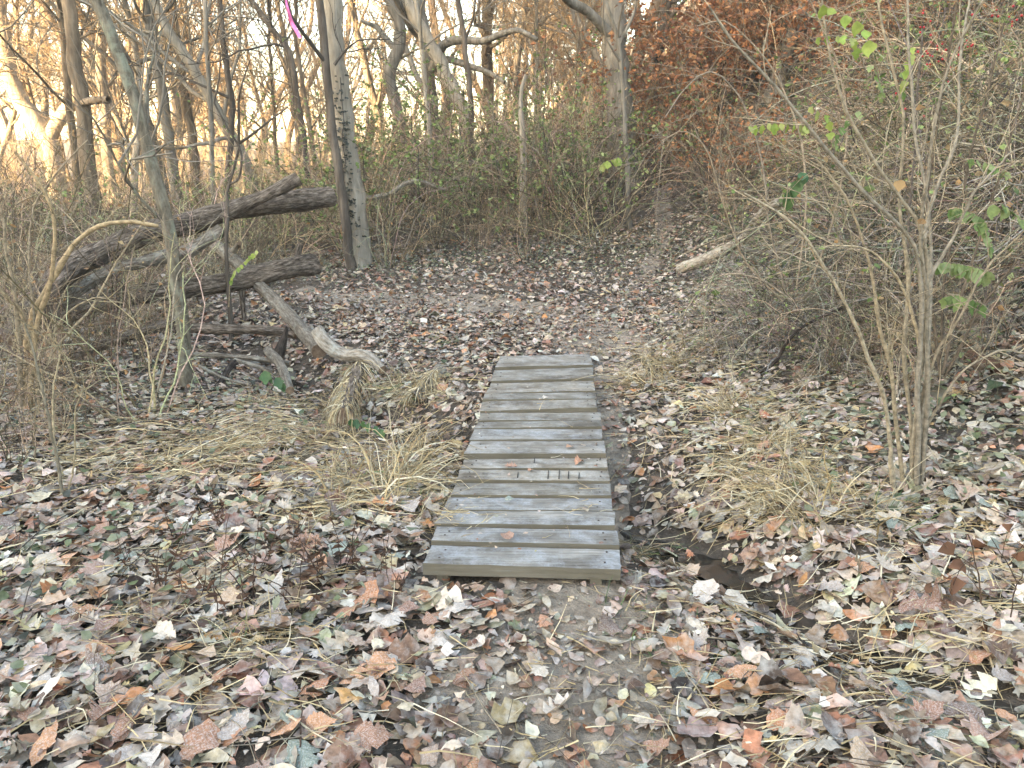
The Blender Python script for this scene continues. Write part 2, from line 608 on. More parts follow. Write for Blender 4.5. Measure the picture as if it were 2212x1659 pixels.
def m_water():
    m, nt, b = mat('creek_water')
    tc = nt.nodes.new('ShaderNodeTexCoord').outputs['Object']
    n = noise(nt, tc, 9, 3)
    b.inputs['Base Color'].default_value = (0.02, 0.017, 0.014, 1)
    b.inputs['Roughness'].default_value = 0.12
    bump(nt, b, n, 0.15, 0.01)
    return m


def m_plank():
    m, nt, b = mat('weathered_plank')
    tc = nt.nodes.new('ShaderNodeTexCoord').outputs['Object']
    oi = nt.nodes.new('ShaderNodeObjectInfo')
    off = N(nt, 'ShaderNodeVectorMath', operation='ADD')
    sc = N(nt, 'ShaderNodeVectorMath', operation='SCALE'); sc.inputs['Scale'].default_value = 37.0
    cb = nt.nodes.new('ShaderNodeCombineXYZ')
    nt.links.new(oi.outputs['Random'], cb.inputs[0]); nt.links.new(oi.outputs['Random'], cb.inputs[1])
    nt.links.new(cb.outputs[0], sc.inputs[0])
    nt.links.new(tc, off.inputs[0]); nt.links.new(sc.outputs[0], off.inputs[1])
    v = off.outputs[0]
    grain = noise(nt, v, 10, 6, 0.7, (0.35, 9, 9))
    blot = noise(nt, v, 5, 5, 0.65, (0.6, 1.4, 1))
    fine = noise(nt, v, 120, 3, 0.7)
    r = ramp(nt, [(0.3, (0.12, 0.10, 0.08)), (0.5, (0.225, 0.197, 0.163)), (0.7, (0.34, 0.31, 0.27))])
    nt.links.new(grain, r.inputs[0])
    r2 = ramp(nt, [(0.34, (0.5, 0.47, 0.45)), (0.5, (0.9, 0.9, 0.9)), (0.66, (1.3, 1.3, 1.3))])
    nt.links.new(blot, r2.inputs[0])
    c = mixc(nt, 1.0, r.outputs[0], r2.outputs[0], 'MULTIPLY')
    # hoar frost in patches
    fr = noise(nt, v, 7, 6, 0.75)
    r3 = ramp(nt, [(0.45, (0, 0, 0)), (0.70, (0.95,) * 3)])
    nt.links.new(fr, r3.inputs[0])
    f2 = mixc(nt, 1.0, r3.outputs[0], fine, 'MULTIPLY')
    geo = nt.nodes.new('ShaderNodeNewGeometry')
    sep = nt.nodes.new('ShaderNodeSeparateXYZ'); nt.links.new(geo.outputs['True Normal'], sep.inputs[0])
    up = ramp(nt, [(0.5, (0, 0, 0)), (0.9, (1, 1, 1))]); nt.links.new(sep.outputs[2], up.inputs[0])
    f3 = mixc(nt, 1.0, f2, up.outputs[0], 'MULTIPLY')
    c = mixc(nt, f3, c, (0.55, 0.555, 0.56))
    rr = ramp(nt, [(0, (0.82, 0.8, 0.76)), (0.35, (1.08, 1.02, 0.94)), (0.7, (0.88, 0.9, 0.94)), (1, (1.1, 1.1, 1.1))])
    nt.links.new(oi.outputs['Random'], rr.inputs[0])
    c = mixc(nt, 1.0, c, rr.outputs[0], 'MULTIPLY')
    c = mixc(nt, 1.0, c, (0.95, 0.985, 1.04), 'MULTIPLY')
    # darker brown mixed in on the sawn edges
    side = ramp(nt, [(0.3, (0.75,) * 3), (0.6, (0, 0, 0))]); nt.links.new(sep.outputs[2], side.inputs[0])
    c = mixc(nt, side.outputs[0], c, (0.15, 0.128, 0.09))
    nt.links.new(c, b.inputs['Base Color'])
    b.inputs['Roughness'].default_value = 0.75
    b.inputs['Specular IOR Level'].default_value = 0.3
    bump(nt, b, grain, 0.5, 0.008)
    return m


def m_plain(name, c, rough=0.8, spec=0.3):
    m, nt, b = mat(name)
    tc = nt.nodes.new('ShaderNodeTexCoord').outputs['Object']
    n = noise(nt, tc, 30, 3)
    r = ramp(nt, [(0.3, tuple(x * 0.75 for x in c)), (0.7, tuple(min(1, x * 1.2) for x in c))])
    nt.links.new(n, r.inputs[0]); nt.links.new(r.outputs[0], b.inputs['Base Color'])
    b.inputs['Roughness'].default_value = rough
    b.inputs['Specular IOR Level'].default_value = spec
    return m


M['soil'] = m_ground(); M['mud'] = m_mud(); M['water'] = m_water(); M['plank'] = m_plank()
M['nail'] = m_plain('rusty_nail', (0.06, 0.045, 0.04), 0.7)
M['kerf'] = m_plain('dark_kerf', (0.02, 0.018, 0.016), 0.9)
M['berry'] = m_plain('red_berry', (0.42, 0.025, 0.03), 0.3, 0.5)
M['ribbon'] = m_plain('pink_ribbon', (0.95, 0.20, 0.45), 0.5)
M['ivy'] = m_attr('ivy', 0.45, 0.3, 0.15, 0.05, 0.3, 40)

# ------------------------------------------------------------------ ground, trail, creek
def axis(lo, hi, flo, fhi, step, growth=1.12):
    a = list(np.arange(flo, fhi + 1e-6, step))
    s = step; x = a[-1]
    while x < hi: s *= growth; x += s; a.append(x)
    s = step; x = a[0]; b = []
    while x > lo: s *= growth; x -= s; b.append(x)
    return np.array(b[::-1] + a)


gx = axis(-420, 420, -5.5, 7.0, 0.07); gy = axis(-420, 520, 0.3, 14.0, 0.07)
XX, YY = np.meshgrid(gx, gy, indexing='ij')
ZZ = H(XX, YY)
nx, ny = XX.shape
gi = np.arange(nx * ny).reshape(nx, ny)
gm = MB()
gm.add(np.stack([XX, YY, ZZ], -1), np.stack([gi[:-1, :-1], gi[1:, :-1], gi[1:, 1:], gi[:-1, 1:]], -1).reshape(-1, 4))
ground = gm.build('ground', M['soil'])
tag(ground, 'uneven woodland ground of dark soil under fallen leaves', None, None, 'structure')


def strip(name, line, width, n, m, lift):
    c = resample(np.array([(a, b, 0) for a, b in line]), n)
    t = norm(np.gradient(c, axis=0)); sd = np.stack([t[:, 1], -t[:, 0], np.zeros(n)], 1)
    w = np.linspace(-1, 1, m)
    s = np.arange(n) * 0.31
    wv = width * (1 + 0.35 * fbm(s, s * 0 + 3.1, 3, 4))
    wv = wv * (1 - 0.68 * sstep(2.5, 2.9, c[:, 1]) * (1 - sstep(5.7, 6.1, c[:, 1])))
    xy = c[:, None, :] + sd[:, None, :] * (w[None, :, None] * wv[:, None, None])
    z = H(xy[..., 0], xy[..., 1]) + lift - 0.05 * np.abs(w)[None] ** 3 + 0.012 * fbm(xy[..., 0] * 9, xy[..., 1] * 9, 3, 31)
    v = np.stack([xy[..., 0], xy[..., 1], z], -1)
    i = np.arange(n * m).reshape(n, m)
    mb = MB()
    mb.add(v, np.stack([i[:-1, :-1], i[:-1, 1:], i[1:, 1:], i[1:, :-1]], -1).reshape(-1, 4))
    return mb


tr = strip('path', TRAIL, 0.56, 220, 15, 0.022).build('path', M['mud'])
tag(tr, 'bare trodden mud trail leading to and past the plank bridge', None, None, 'structure')
tr2 = strip('path', TRAIL2, 0.3, 150, 11, 0.004).build('path', M['mud'])
tag(tr2, 'fainter mud trail climbing beside the brushy hillside', None, None, 'structure')


def pool(pts, width, lift, label):
    c = resample(np.array([(a, b, 0) for a, b in pts]), 40)
    t = norm(np.gradient(c, axis=0)); sd = np.stack([t[:, 1], -t[:, 0], np.zeros(40)], 1)
    wv = width * np.sin(np.linspace(0.1, math.pi - 0.1, 40)) ** 0.6 * (1 + 1.2 * fbm(np.arange(40) * 0.22, np.full(40, width * 31), 3, 12))
    w = np.linspace(-1, 1, 5)
    xy = c[:, None] + sd[:, None] * (w[None, :, None] * wv[:, None, None])
    zc = np.minimum.accumulate(H(c[:, 0], c[:, 1])) if H(c[:1, 0], c[:1, 1])[0] > H(c[-1:, 0], c[-1:, 1])[0] else np.minimum.accumulate(H(c[:, 0], c[:, 1])[::-1])[::-1]
    xy[..., 2] = zc[:, None] + lift
    i = np.arange(200).reshape(40, 5)
    mb = MB(); mb.add(xy, np.stack([i[:-1, :-1], i[:-1, 1:], i[1:, 1:], i[1:, :-1]], -1).reshape(-1, 4))
    tag(mb.build('creek_water', M['water']), label, None, None, 'structure')


M['wet_mud'] = m_plain('wet_mud', (0.035, 0.028, 0.022), 0.35, 0.4)
cb_ = strip('creek_bed', [(0.2, 3.85), (0.42, 3.68), (0.75, 3.15), (1.0, 2.62), (1.22, 2.2), (1.75, 1.75)], 0.13, 90, 9, 0.016).build('creek_bed', M['wet_mud'])
tag(cb_, 'narrow wet dark mud bed of the ditch beside the bridge', None, None, 'structure')
pool([(0.66, 3.3), (0.75, 3.12), (0.9, 2.85), (1.02, 2.6)], 0.08, 0.03, 'dark shallow water in the ditch beside the bridge')
pool([(1.12, 2.4), (1.2, 2.25), (1.35, 2.08)], 0.06, 0.026, 'small dark puddle further down the ditch')
pool([(-2.3, 6.7), (-1.9, 6.35), (-1.6, 5.8), (-1.2, 5.1)], 0.13, 0.02, 'dark creek water under the fallen logs')

# ------------------------------------------------------------------ foot bridge
def cv(cx, cy):
    return 734.5 + cx * 0.36459, 691.3 + cy * 0.36459


PLANKS = [((492, 1440), (1665, 1470), (1655, 1355), (540, 1335)),
          ((540, 1305), (1655, 1325), (1645, 1240), (575, 1222)),
          ((560, 1200), (1630, 1212), (1628, 1135), (605, 1125)),
          ((605, 1119), (1612, 1127), (1608, 1055), (645, 1047)),
          ((655, 1030), (1607, 1035), (1603, 967), (690, 962)),
          ((690, 942), (1600, 947), (1590, 888), (710, 885)),
          ((718, 874), (1585, 871), (1580, 818), (735, 820)),
          ((732, 787), (1575, 787), (1565, 715), (775, 715)),
          ((768, 708), (1555, 700), (1550, 642), (795, 645)),
          ((788, 636), (1550, 630), (1548, 592), (818, 600)),
          ((822, 594), (1546, 588), (1544, 544), (830, 550)),
          ((828, 534), (1522, 515), (1518, 466), (845, 475)),
          ((845, 469), (1518, 460), (1515, 423), (860, 435)),
          ((862, 430), (1515, 415), (1500, 358), (893, 372)),
          ((893, 357), (1503, 342), (1500, 280), (915, 295)),
          ((920, 278), (1500, 260), (1480, 195), (950, 215))]
BTOP = 0.10
bridge = empty('footbridge', (0.45, 2.75, 0.0))
tag(bridge, 'narrow wooden footbridge of weathered grey planks over the ditch', 'footbridge')
BINV = np.array([0.45, 2.75, 0.0])
prng = np.random.default_rng(5)
plank_tops = []
nail_me = None
for k, q in enumerate(PLANKS):
    zt = BTOP + prng.normal(0, 0.0035) + 0.0012 * k
    c = np.array([plane_pt(*cv(*p), zt) for p in q])
    plank_tops.append((c, zt))
    org = c.mean(0)
    th = 0.05 if k == 0 else 0.042
    # top surface as a grid, sides, bottom; ends slightly ragged, top edges eased
    nu, nv = 25, 7
    u = np.linspace(0, 1, nu); w = np.linspace(0, 1, nv)
    U, W = np.meshgrid(u, w, indexing='ij')
    base = ((1 - U) * (1 - W))[..., None] * c[0] + (U * (1 - W))[..., None] * c[1] + (U * W)[..., None] * c[2] + ((1 - U) * W)[..., None] * c[3]
    edge = np.minimum(np.minimum(W, 1 - W) * 0.15, np.minimum(U, 1 - U) * 0.7)
    top = base.copy()
    top[..., 2] += 0.0035 * fbm(U * 6 + k * 9, W * 1.5, 3, 2) - 0.006 * np.exp(-edge / 0.004) + 0.003 * (2 * W - 1) ** 2
    top[..., 2] += prng.normal(0, 0.002) * (2 * U - 1)
    rag = 0.006 * (vnoise(W * 5 + k * 3.3, U * 0 + 1.7, 3) - 0.5)
    top[..., 0] += rag * ((U == 0) | (U == 1))
    top[..., 1] += 0.004 * (vnoise(U * 9 + k * 5.1, W * 0, 4) - 0.5) * ((W == 0) | (W == 1))
    bot = top.copy(); bot[..., 2] = zt - th
    i = np.arange(nu * nv).reshape(nu, nv); j = i + nu * nv
    f = [np.stack([i[:-1, :-1], i[1:, :-1], i[1:, 1:], i[:-1, 1:]], -1).reshape(-1, 4),
         np.stack([j[:-1, :-1], j[:-1, 1:], j[1:, 1:], j[1:, :-1]], -1).reshape(-1, 4)]
    mb = MB()
    mb.add(np.concatenate([top.reshape(-1, 3), bot.reshape(-1, 3)]) - org, np.concatenate(f))
    # sides use their own vertices so the edge stays crisp
    for ring, flip in ((lambda a: a[:, 0], 0), (lambda a: a[:, -1], 1), (lambda a: a[0, :], 1), (lambda a: a[-1, :], 0)):
        a = ring(top); b2 = ring(bot); n = len(a)
        ii = np.arange(n - 1)
        ff = np.stack([ii, ii + n, ii + n + 1, ii + 1], -1)
        if flip: ff = ff[:, ::-1]
        mb.add(np.concatenate([a, b2]) - org, ff)
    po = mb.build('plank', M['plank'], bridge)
    po.location = org - BINV
    # nail heads, two near each end
    if nail_me is None:
        t = np.arange(8) * math.pi / 4
        ring = np.stack([np.cos(t) * 0.0045, np.sin(t) * 0.0045, t * 0], 1)
        nm = MB(); nm.add(np.concatenate([ring, ring + [0, 0, 0.002], [[0, 0, 0.0027]]]), [(a, (a + 1) % 8, 8 + (a + 1) % 8, 8 + a) for a in range(8)],
                          [(8 + a, 8 + (a + 1) % 8, 16) for a in range(8)])
        nail_me = nm.mesh('nail', M['nail'])
    for uu in (0.075, 0.925):
        for ww in (0.28, 0.72):
            p = base[0, 0] * (1 - uu) * (1 - ww) + base[-1, 0] * uu * (1 - ww) + base[-1, -1] * uu * ww + base[0, -1] * (1 - uu) * ww
            no = inst('nail', nail_me, po)
            no.location = p - org + [prng.normal(0, 0.008), prng.normal(0, 0.006), 0.0015]
    # saw cuts across two planks
    kerfs = {5: [(1052, 905, 935), (1232, 895, 942), (1297, 890, 942), (1352, 900, 940), (1415, 908, 940)], 6: [(1150, 820, 848), (1540, 818, 832)]}.get(k, [])
    for (cx, y0, y1) in kerfs:
        a = plane_pt(*cv(cx, y1), zt) - org; b2 = plane_pt(*cv(cx + 3, y0), zt) - org
        w2 = np.array([0.0022, 0, 0])
        z1 = np.array([0, 0, 0.0042])
        kb = MB(); kb.add(np.array([a - w2, a + w2, b2 + w2 * 0.6, b2 - w2 * 0.6, a - w2 + z1, a + w2 + z1, b2 + w2 * 0.6 + z1, b2 - w2 * 0.6 + z1]),
                          [(4, 5, 6, 7), (0, 1, 5, 4), (1, 2, 6, 5), (2, 3, 7, 6), (3, 0, 4, 7)])
        kb.build('saw_mark', M['kerf'], po, False)
BL = [plank_tops[0][0][0], plank_tops[-1][0][3]]; BR = [plank_tops[0][0][1], plank_tops[-1][0][2]]
for s, (a, b2) in enumerate((BL, BR)):
    ins = np.array([0.07 if s == 0 else -0.09, 0, 0])
    a = a + ins; b2 = b2 + ins
    a = a + [0, 0.012, 0]
    mb = MB()
    w = np.array([0.022, 0, 0])
    pts = []
    for p in (a, b2):
        for dx in (-w, w):
            pts += [[*(p + dx)[:2], BTOP - 0.052], [*(p + dx)[:2], BTOP - 0.19]]
    pts = np.array(pts) - BINV
    mb.add(pts, [(0, 2, 6, 4), (1, 5, 7, 3), (0, 1, 3, 2), (4, 6, 7, 5), (0, 4, 5, 1), (2, 3, 7, 6)])
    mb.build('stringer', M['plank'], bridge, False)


def in_bridge(x, y, pad=0.0):
    t = np.clip((y - BL[0][1]) / (BL[1][1] - BL[0][1]), 0, 1)
    l = BL[0][0] + (BL[1][0] - BL[0][0]) * t - pad; r = BR[0][0] + (BR[1][0] - BR[0][0]) * t + pad
    return (x > l) & (x < r) & (y > BL[0][1] - pad) & (y < BL[1][1] + pad)


# ------------------------------------------------------------------ logs and sticks
def vpath(pts, Y0, Y1, ease=None):
    n = len(pts)
    ys = np.linspace(Y0, Y1, n)
    return np.array([P(u, v, y) for (u, v), y in zip(pts, ys)]), ys


def log_tube(mb, c, R, k=18, rough=0.22, s0=0.0):
    """a barky tube; Col stores (distance along, around) for the bark"""
    n = len(c)
    st = mb.n
    v = tubes(mb, c, R, k, rough=rough)
    s = np.concatenate([[0], np.cumsum(np.linalg.norm(np.diff(c, axis=0), axis=1))]) + s0
    th = np.arange(k) * 2 * math.pi / k
    rm = float(np.mean(R)) * 2.2
    col = np.stack([np.repeat(s, k), np.tile(np.cos(th) * rm, n) + s0, np.tile(np.sin(th) * rm, n)], 1)
    mb.c[-1] = col
    return v[0]


def cap(mb, ring, c, bulge=0.0):
    k = len(ring)
    ax = norm((c - ring.mean(0) + 1e-6)[None])[0]
    mid = ring.mean(0) + (ring - ring.mean(0)) * 0.55
    v = np.concatenate([ring, mid + bulge * 0.6, [ring.mean(0) + bulge]])
    mb.add(v, [(a, (a + 1) % k, k + (a + 1) % k, k + a) for a in range(k)], [(k + a, k + (a + 1) % k, 2 * k) for a in range(k)])


def make_log(name, label, pts, Y0, Y1, r0, r1, mt='log_brown', cat='log', stubs=(), n=None, k=20, rough=0.36, ends=(1, 1), group=None, absolute=None):
    c, ys = vpath(pts, Y0, Y1) if absolute is None else (np.array(absolute), np.linspace(Y0, Y1, len(absolute)))
    L = np.linalg.norm(np.diff(c, axis=0), axis=1).sum()
    n = n or max(8, int(L / 0.05))
    c = resample(c, n)
    R = np.linspace(wr(r0, Y0), wr(r1, Y1), n) * (1 + 0.12 * fbm(np.arange(n) * 0.13, np.full(n, r0 * 1.7), 3, 6))
    base = c[np.argmin(c[:, 2])].copy()
    root = empty(name, base)
    tag(root, label, cat, group)
    mb = MB()
    v = log_tube(mb, c - base, R, k, rough)
    bulge = norm((c[-1] - c[-2])[None])[0] * R[-1] * 0.12
    mb.build('bark', M[mt], root)
    if ends[1]:
        e = MB(); cap(e, v[-1] + 0.0, c[-1] - base, bulge); e.build('cut_end', M['cut'], root)
    if ends[0]:
        e = MB(); cap(e, v[0][::-1], c[0] - base, -norm((c[1] - c[0])[None])[0] * R[0] * 0.12); e.build('cut_end', M['cut'], root)
    for (sp, sy0, sy1, sr0, sr1) in stubs:
        sc_, _ = vpath(sp, sy0, sy1)
        sn = max(6, int(np.linalg.norm(np.diff(sc_, axis=0), axis=1).sum() / 0.05))
        sc_ = resample(sc_, sn)
        sb = MB()
        sv = log_tube(sb, sc_ - base, np.linspace(wr(sr0, sy0), wr(sr1, sy1), sn), 12, rough, 3.0)
        b = sb.build('branch_stub', M[mt], root)
        e = MB(); cap(e, sv[-1], sc_[-1] - base, norm((sc_[-1] - sc_[-2])[None])[0] * 0.004); e.build('cut_end', M['cut'], b)
    return root


make_log('fallen_log', 'thick brown fallen trunk propped up towards the ivy-hung tree, with a forked stub on top',
         [(20, 735), (60, 685), (110, 620), (150, 583), (219, 547), (310, 507), (401, 483), (492, 457), (583, 440), (650, 432), (716, 425)], 6.0, 8.2, 25, 19, 'log_brown', 'fallen trunk',
         stubs=[([(478, 472), (547, 436), (602, 410), (645, 387)], 7.35, 7.6, 11, 14)], k=26)
make_log('fallen_log', 'slender grey fallen trunk lying beneath the thick propped trunk',
         [(80, 690), (150, 640), (220, 596), (270, 576), (350, 556), (401, 545), (440, 522), (478, 497)], 6.5, 7.4, 11, 14, 'log_grey', 'fallen trunk', ends=(1, 0))
make_log('fallen_log', 'dark brown fallen trunk with a charred sawn end and upright stub',
         [(60, 735), (109, 697), (182, 664), (255, 646), (365, 628), (474, 612), (583, 589), (640, 577), (678, 574)], 6.3, 8.0, 19, 20, 'log_brown', 'fallen trunk',
         stubs=[([(640, 566), (645, 545), (648, 527)], 7.9, 7.9, 8, 6), ([(524, 604), (523, 640), (527, 692)], 7.5, 7.4, 9, 3)], k=24)
make_log('leaning_log', 'pale grey log slanting down from the fallen trunks into the creek',
         [(455, 520), (518, 573), (583, 639), (627, 686), (660, 722), (690, 758)], 8.1, 6.25, 12, 17, 'log_grey', 'log',
         stubs=[([(490, 552), (505, 540), (517, 526)], 7.9, 7.75, 7, 5)])
make_log('birch_log', 'whitish curved log with a broken dark end pointing at the bridge',
         [(686, 716), (700, 738), (722, 757), (751, 769), (778, 768), (802, 776), (828, 799)], 6.15, 5.45, 15, 12, 'log_pale', 'log')
make_log('thin_log', 'thin brown log lying behind the leaning sapling, one end raised',
         [(58, 812), (100, 792), (146, 774), (255, 734), (321, 712), (379, 697)], 5.3, 6.2, 9, 10, 'log_brown', 'log')
make_log('rotten_log', 'low rotten log on the creek bank beyond the leaning sapling',
         [(415, 708), (470, 711), (547, 712), (600, 716), (640, 724)], 6.9, 6.8, 11, 9, 'log_brown', 'log')
make_log('broken_snag', 'dark broken stub sticking out of the creek mud',
         [(600, 770), (612, 735), (620, 706)], 6.4, 6.5, 15, 3, 'log_dark', 'stub', ends=(0, 0))
make_log('thin_log', 'straight grey pole lying flat on the creek bank leaves',
         [(394, 764), (470, 768), (547, 774), (627, 785)], 6.0, 5.85, 5, 5, 'log_grey', 'log')
make_log('short_log', 'short mossy grey log tipped down the creek bank',
         [(578, 757), (605, 788), (627, 843)], 5.95, 5.2, 10, 9, 'log_grey', 'log')
make_log('stick', 'pale stick resting on the short mossy log', [(507, 777), (545, 788), (590, 803)], 5.75, 5.6, 5, 4, 'log_grey', 'stick', k=10)
make_log('stick', 'dark crooked stick beside the leaning sapling', [(507, 783), (492, 800), (478, 825), (452, 850)], 5.7, 5.2, 8, 6, 'log_dark', 'stick', k=10)
make_log('stick', 'grey stick lying across straw near the leaning sapling', [(430, 790), (480, 815), (540, 832)], 5.5, 5.3, 3.5, 3, 'log_grey', 'stick', k=8)
sawn_log = make_log('stump_log', 'short sawn log end half buried in dry grass beside the bridge',
         [(895, 862), (925, 830), (952, 800)], 5.05, 5.5, 15, 15, 'log_grey', 'log', ends=(0, 1))
straw_log = make_log('stump_log', 'straw-draped log end by the whitish curved log', [(742, 900), (752, 860), (775, 800)], 4.75, 5.45, 21, 19, 'log_brown', 'log', ends=(1, 1))
make_log('fallen_branch', 'pale broken branch at the edge of the leaf litter by dead brown weeds',
         [(-40, 972), (20, 993), (70, 1013), (112, 1034)], 4.05, 3.75, 9, 9, 'log_pale', 'branch')
make_log('stump_log', 'reddish rotten wood chunk beside the pale broken branch', [(70, 1055), (100, 1042), (132, 1036)], 3.68, 3.75, 16, 15, 'log_red', 'log')
make_log('curved_log', 'light grey curved log rising from the trail into the hillside brush',
         [(1468, 580), (1520, 560), (1598, 521), (1620, 497), (1639, 470), (1665, 446), (1700, 430)], G(1468, 592)[1] - 0.4, 7.9, 11.5, 9, 'log_pale', 'log')
make_log('fallen_branch', 'thin forked grey branch in the hillside brush near the curved log',
         [(1600, 535), (1650, 548), (1690, 535), (1744, 510), (1817, 496), (1858, 490)], 6.9, 6.6, 6, 5, 'log_grey', 'branch', k=10)
make_log('fallen_branch', 'dark reddish branch lying under the bushes behind the many-stemmed shrub', [(2090, 766), (2150, 792), (2230, 835)], 4.6, 4.3, 14, 14, 'log_red', 'branch')
make_log('stick', 'bent dark stick standing out of the grass below the hillside brush', [(1620, 815), (1671, 785), (1700, 740), (1735, 705), (1821, 664)], 5.1, 5.0, 4.5, 2.5, 'log_dark', 'stick', k=8)
make_log('stick', 'grey stick lying at the foot of the hillside beside the trail', [(1425, 685), (1470, 681), (1530, 680)], 7.0, 7.0, 6, 4, 'log_grey', 'stick', k=10)
make_log('fallen_branch', 'long grey branch lying low in the thicket behind the ivy-hung tree', [(790, 428), (840, 420), (870, 400), (905, 392), (960, 410)], 12.6, 12.8, 5.5, 4, 'log_grey', 'branch', k=10)
make_log('stick', 'dark stick lying on the leaves before the thicket', [(1040, 640), (1075, 610), (1105, 585)], 9.8, 11.0, 3, 2.5, 'log_dark', 'stick', k=8)
make_log('stick', 'short curved grey twig on the leaf litter by the dead brown weeds', [(262, 1195), (300, 1160), (350, 1152)], 3.05, 3.15, 4.5, 3.5, 'log_grey', 'stick', k=8)

# ------------------------------------------------------------------ trees
def twig_crown(rng, mb, limbs, m2=4, m3=5, l2=(0.7, 1.6), l3=(0.3, 0.8), col=(0.2, 0.165, 0.13), r2=0.011, r3=0.005, t0=0.25):
    p, t, _, _ = sprout(rng, limbs, m2, t0, 1.0)
    a = grow(rng, p, side_dirs(rng, t, rng.uniform(0.4, 1.1, len(p))), rng.uniform(*l2, len(p)), 6, 0.22, (0, 0, 0.35))
    tubes(mb, a, np.linspace(r2, r3, 6)[None] * np.ones((len(a), 1)), 4, col)
    p, t, _, _ = sprout(rng, a, m3, 0.2, 1.0)
    b = grow(rng, p, side_dirs(rng, t, rng.uniform(0.3, 1.0, len(p))), rng.uniform(*l3, len(p)), 4, 0.2, (0, 0, 0.2))
    tubes(mb, b, np.linspace(r3, r3 * 0.5, 4)[None] * np.ones((len(b), 1)), 3, col)
    return b


def hero_tree(name, label, pts, Y, r0, r1, mt, seed, limbs=(), auto=5, auto_t=(0.35, 1.0), top=4.0, twc=(0.2, 0.165, 0.13), group=None, ground_it=True,
              al=(1.0, 2.4), k=14, rough=0.16, crown=True, Y1=None):
    """pts in picture units from the foot upwards at distance Y, continued upwards out of the frame"""
    rng = np.random.default_rng(seed)
    c, _ = vpath(pts, Y, Y1 if Y1 is not None else Y)
    if ground_it:
        hz = Hs(c[0][0], c[0][1])
        if c[0][2] > hz:
            d = c[0] - c[1]; d = d / np.linalg.norm(d)
            foot = c[0] + np.array([d[0] * 0.3, d[1] * 0.3, 0]) * min(1.5, c[0][2] - hz); foot[2] = Hs(foot[0], foot[1]) - 0.12
            c = np.concatenate([[foot], c])
        else:
            c[0][2] = hz - 0.1
    d = norm((c[-1] - c[-2])[None])[0]
    if top > 0:
        d2 = norm((d + np.array([0, 0, 0.5]))[None])[0]
        c = np.concatenate([c, [c[-1] + d * top * 0.3, c[-1] + d * top * 0.3 + d2 * top * 0.7]])
    L = np.linalg.norm(np.diff(c, axis=0), axis=1).sum()
    n = max(14, int(L / 0.22))
    c = resample(c, n)
    c[1:-1, 0] += 0.02 * rng.normal(size=n - 2) * min(1, wr(r0, Y) * 6); 
    base = c[0].copy()
    R = np.linspace(wr(r0, Y), wr(r1, Y) * (0.5 if top > 0 else 1), n)
    R[0] *= 1.22; R[1] *= 1.08
    R = R * (1 + 0.08 * fbm(np.arange(n) * 0.31, np.full(n, seed * 1.3), 2, 6))
    root = empty(name, base)
    tag(root, label, 'tree', group)
    mb = MB()
    tubes(mb, (c - base), R, k, rough=rough)
    lim = []
    for (lp, lY0, lY1, lr0, lr1) in limbs:
        q, _ = vpath(lp, lY0, lY1)
        q = resample(q, max(8, int(len(lp) * 5)))
        tubes(mb, q - base, np.linspace(wr(lr0, lY0), wr(lr1, lY1), len(q)), 9, rough=0.14)
        lim.append(resample(q, 10) - base)
    mb.build('trunk', M[mt], root)
    cr = MB()
    arr = []
    if auto:
        p, t, _, tt = sprout(rng, (c - base)[None], auto, *auto_t)
        rr = np.interp(tt, np.linspace(0, 1, n), R)
        g = grow(rng, p, side_dirs(rng, t, rng.uniform(0.5, 1.2, auto)), rng.uniform(*al, auto), 10, 0.16, (0, 0, 0.5))
        tubes(cr, g, np.minimum(rr[:, None] * 0.5, 0.035) * np.linspace(1, 0.3, 10)[None], 6, twc)
        arr.append(g)
    if lim: arr.append(np.array(lim))
    if crown and arr:
        twig_crown(rng, cr, np.concatenate(arr), 4, 4, (0.5, 1.3), (0.25, 0.6), twc, 0.009, 0.0045)
    if cr.n: cr.build('crown', M['twig_crown'], root)
    return root, c, R


GR = (0.22, 0.19, 0.155); DK = (0.085, 0.072, 0.062); GO = (0.30, 0.23, 0.15)
hero_tree('leaning_sapling', 'slim lichen-grey tree leaning over the fallen trunks', [(402, 838), (392, 700), (380, 600), (366, 490), (335, 385), (303, 270), (268, 140), (205, 0), (175, -70)], 5.3, 14.5, 12.5, 'bark_lichen', 11,
          auto=4, auto_t=(0.55, 1.0), top=2.5, twc=GR, al=(0.5, 1.2), k=16, Y1=5.2, limbs=[([(345, 415), (322, 330), (313, 250), (322, 160), (350, 60)], 5.27, 5.8, 6, 2), ([(366, 490), (300, 425), (250, 345), (225, 300)], 5.25, 5.0, 4, 1.5)])
pale_root, pale_c, pale_R = hero_tree('ivy_tree', 'tall pale-barked tree with dark ivy climbing it beside the trail bend', [(778, 592), (768, 510), (752, 360), (737, 255), (722, 110), (711, 0), (702, -120)], 11.5, 27, 23, 'bark_pale', 12, auto=3, auto_t=(0.6, 1), twc=GR, k=18)
hero_tree('dark_sapling', 'thin dark trunk standing close against the pale ivy-hung tree', [(758, 588), (752, 520), (735, 400), (715, 260), (703, 130), (690, 0), (683, -110)], 11.05, 10, 9, 'bark_dark', 13, auto=5, auto_t=(0.3, 1), twc=DK,
          limbs=[([(722, 140), (745, 110), (772, 88)], 11.0, 11.0, 3, 1.5), ([(686, -70), (668, -90), (640, -70), (606, -44)], 11.0, 6.95, 5, 1.6)])
hero_tree('big_trunk', 'large pale grey trunk with a dark dead limb above the thicket', [(1352, 470), (1350, 400), (1344, 290), (1332, 180), (1326, 90), (1322, 0), (1318, -120)], 16, 28, 24, 'bark_grey', 14, auto=3, auto_t=(0.6, 1), twc=GR, k=20,
          limbs=[([(1318, 75), (1290, 45), (1262, 20), (1232, 4), (1215, -10)], 15.9, 15.2, 11, 8)])
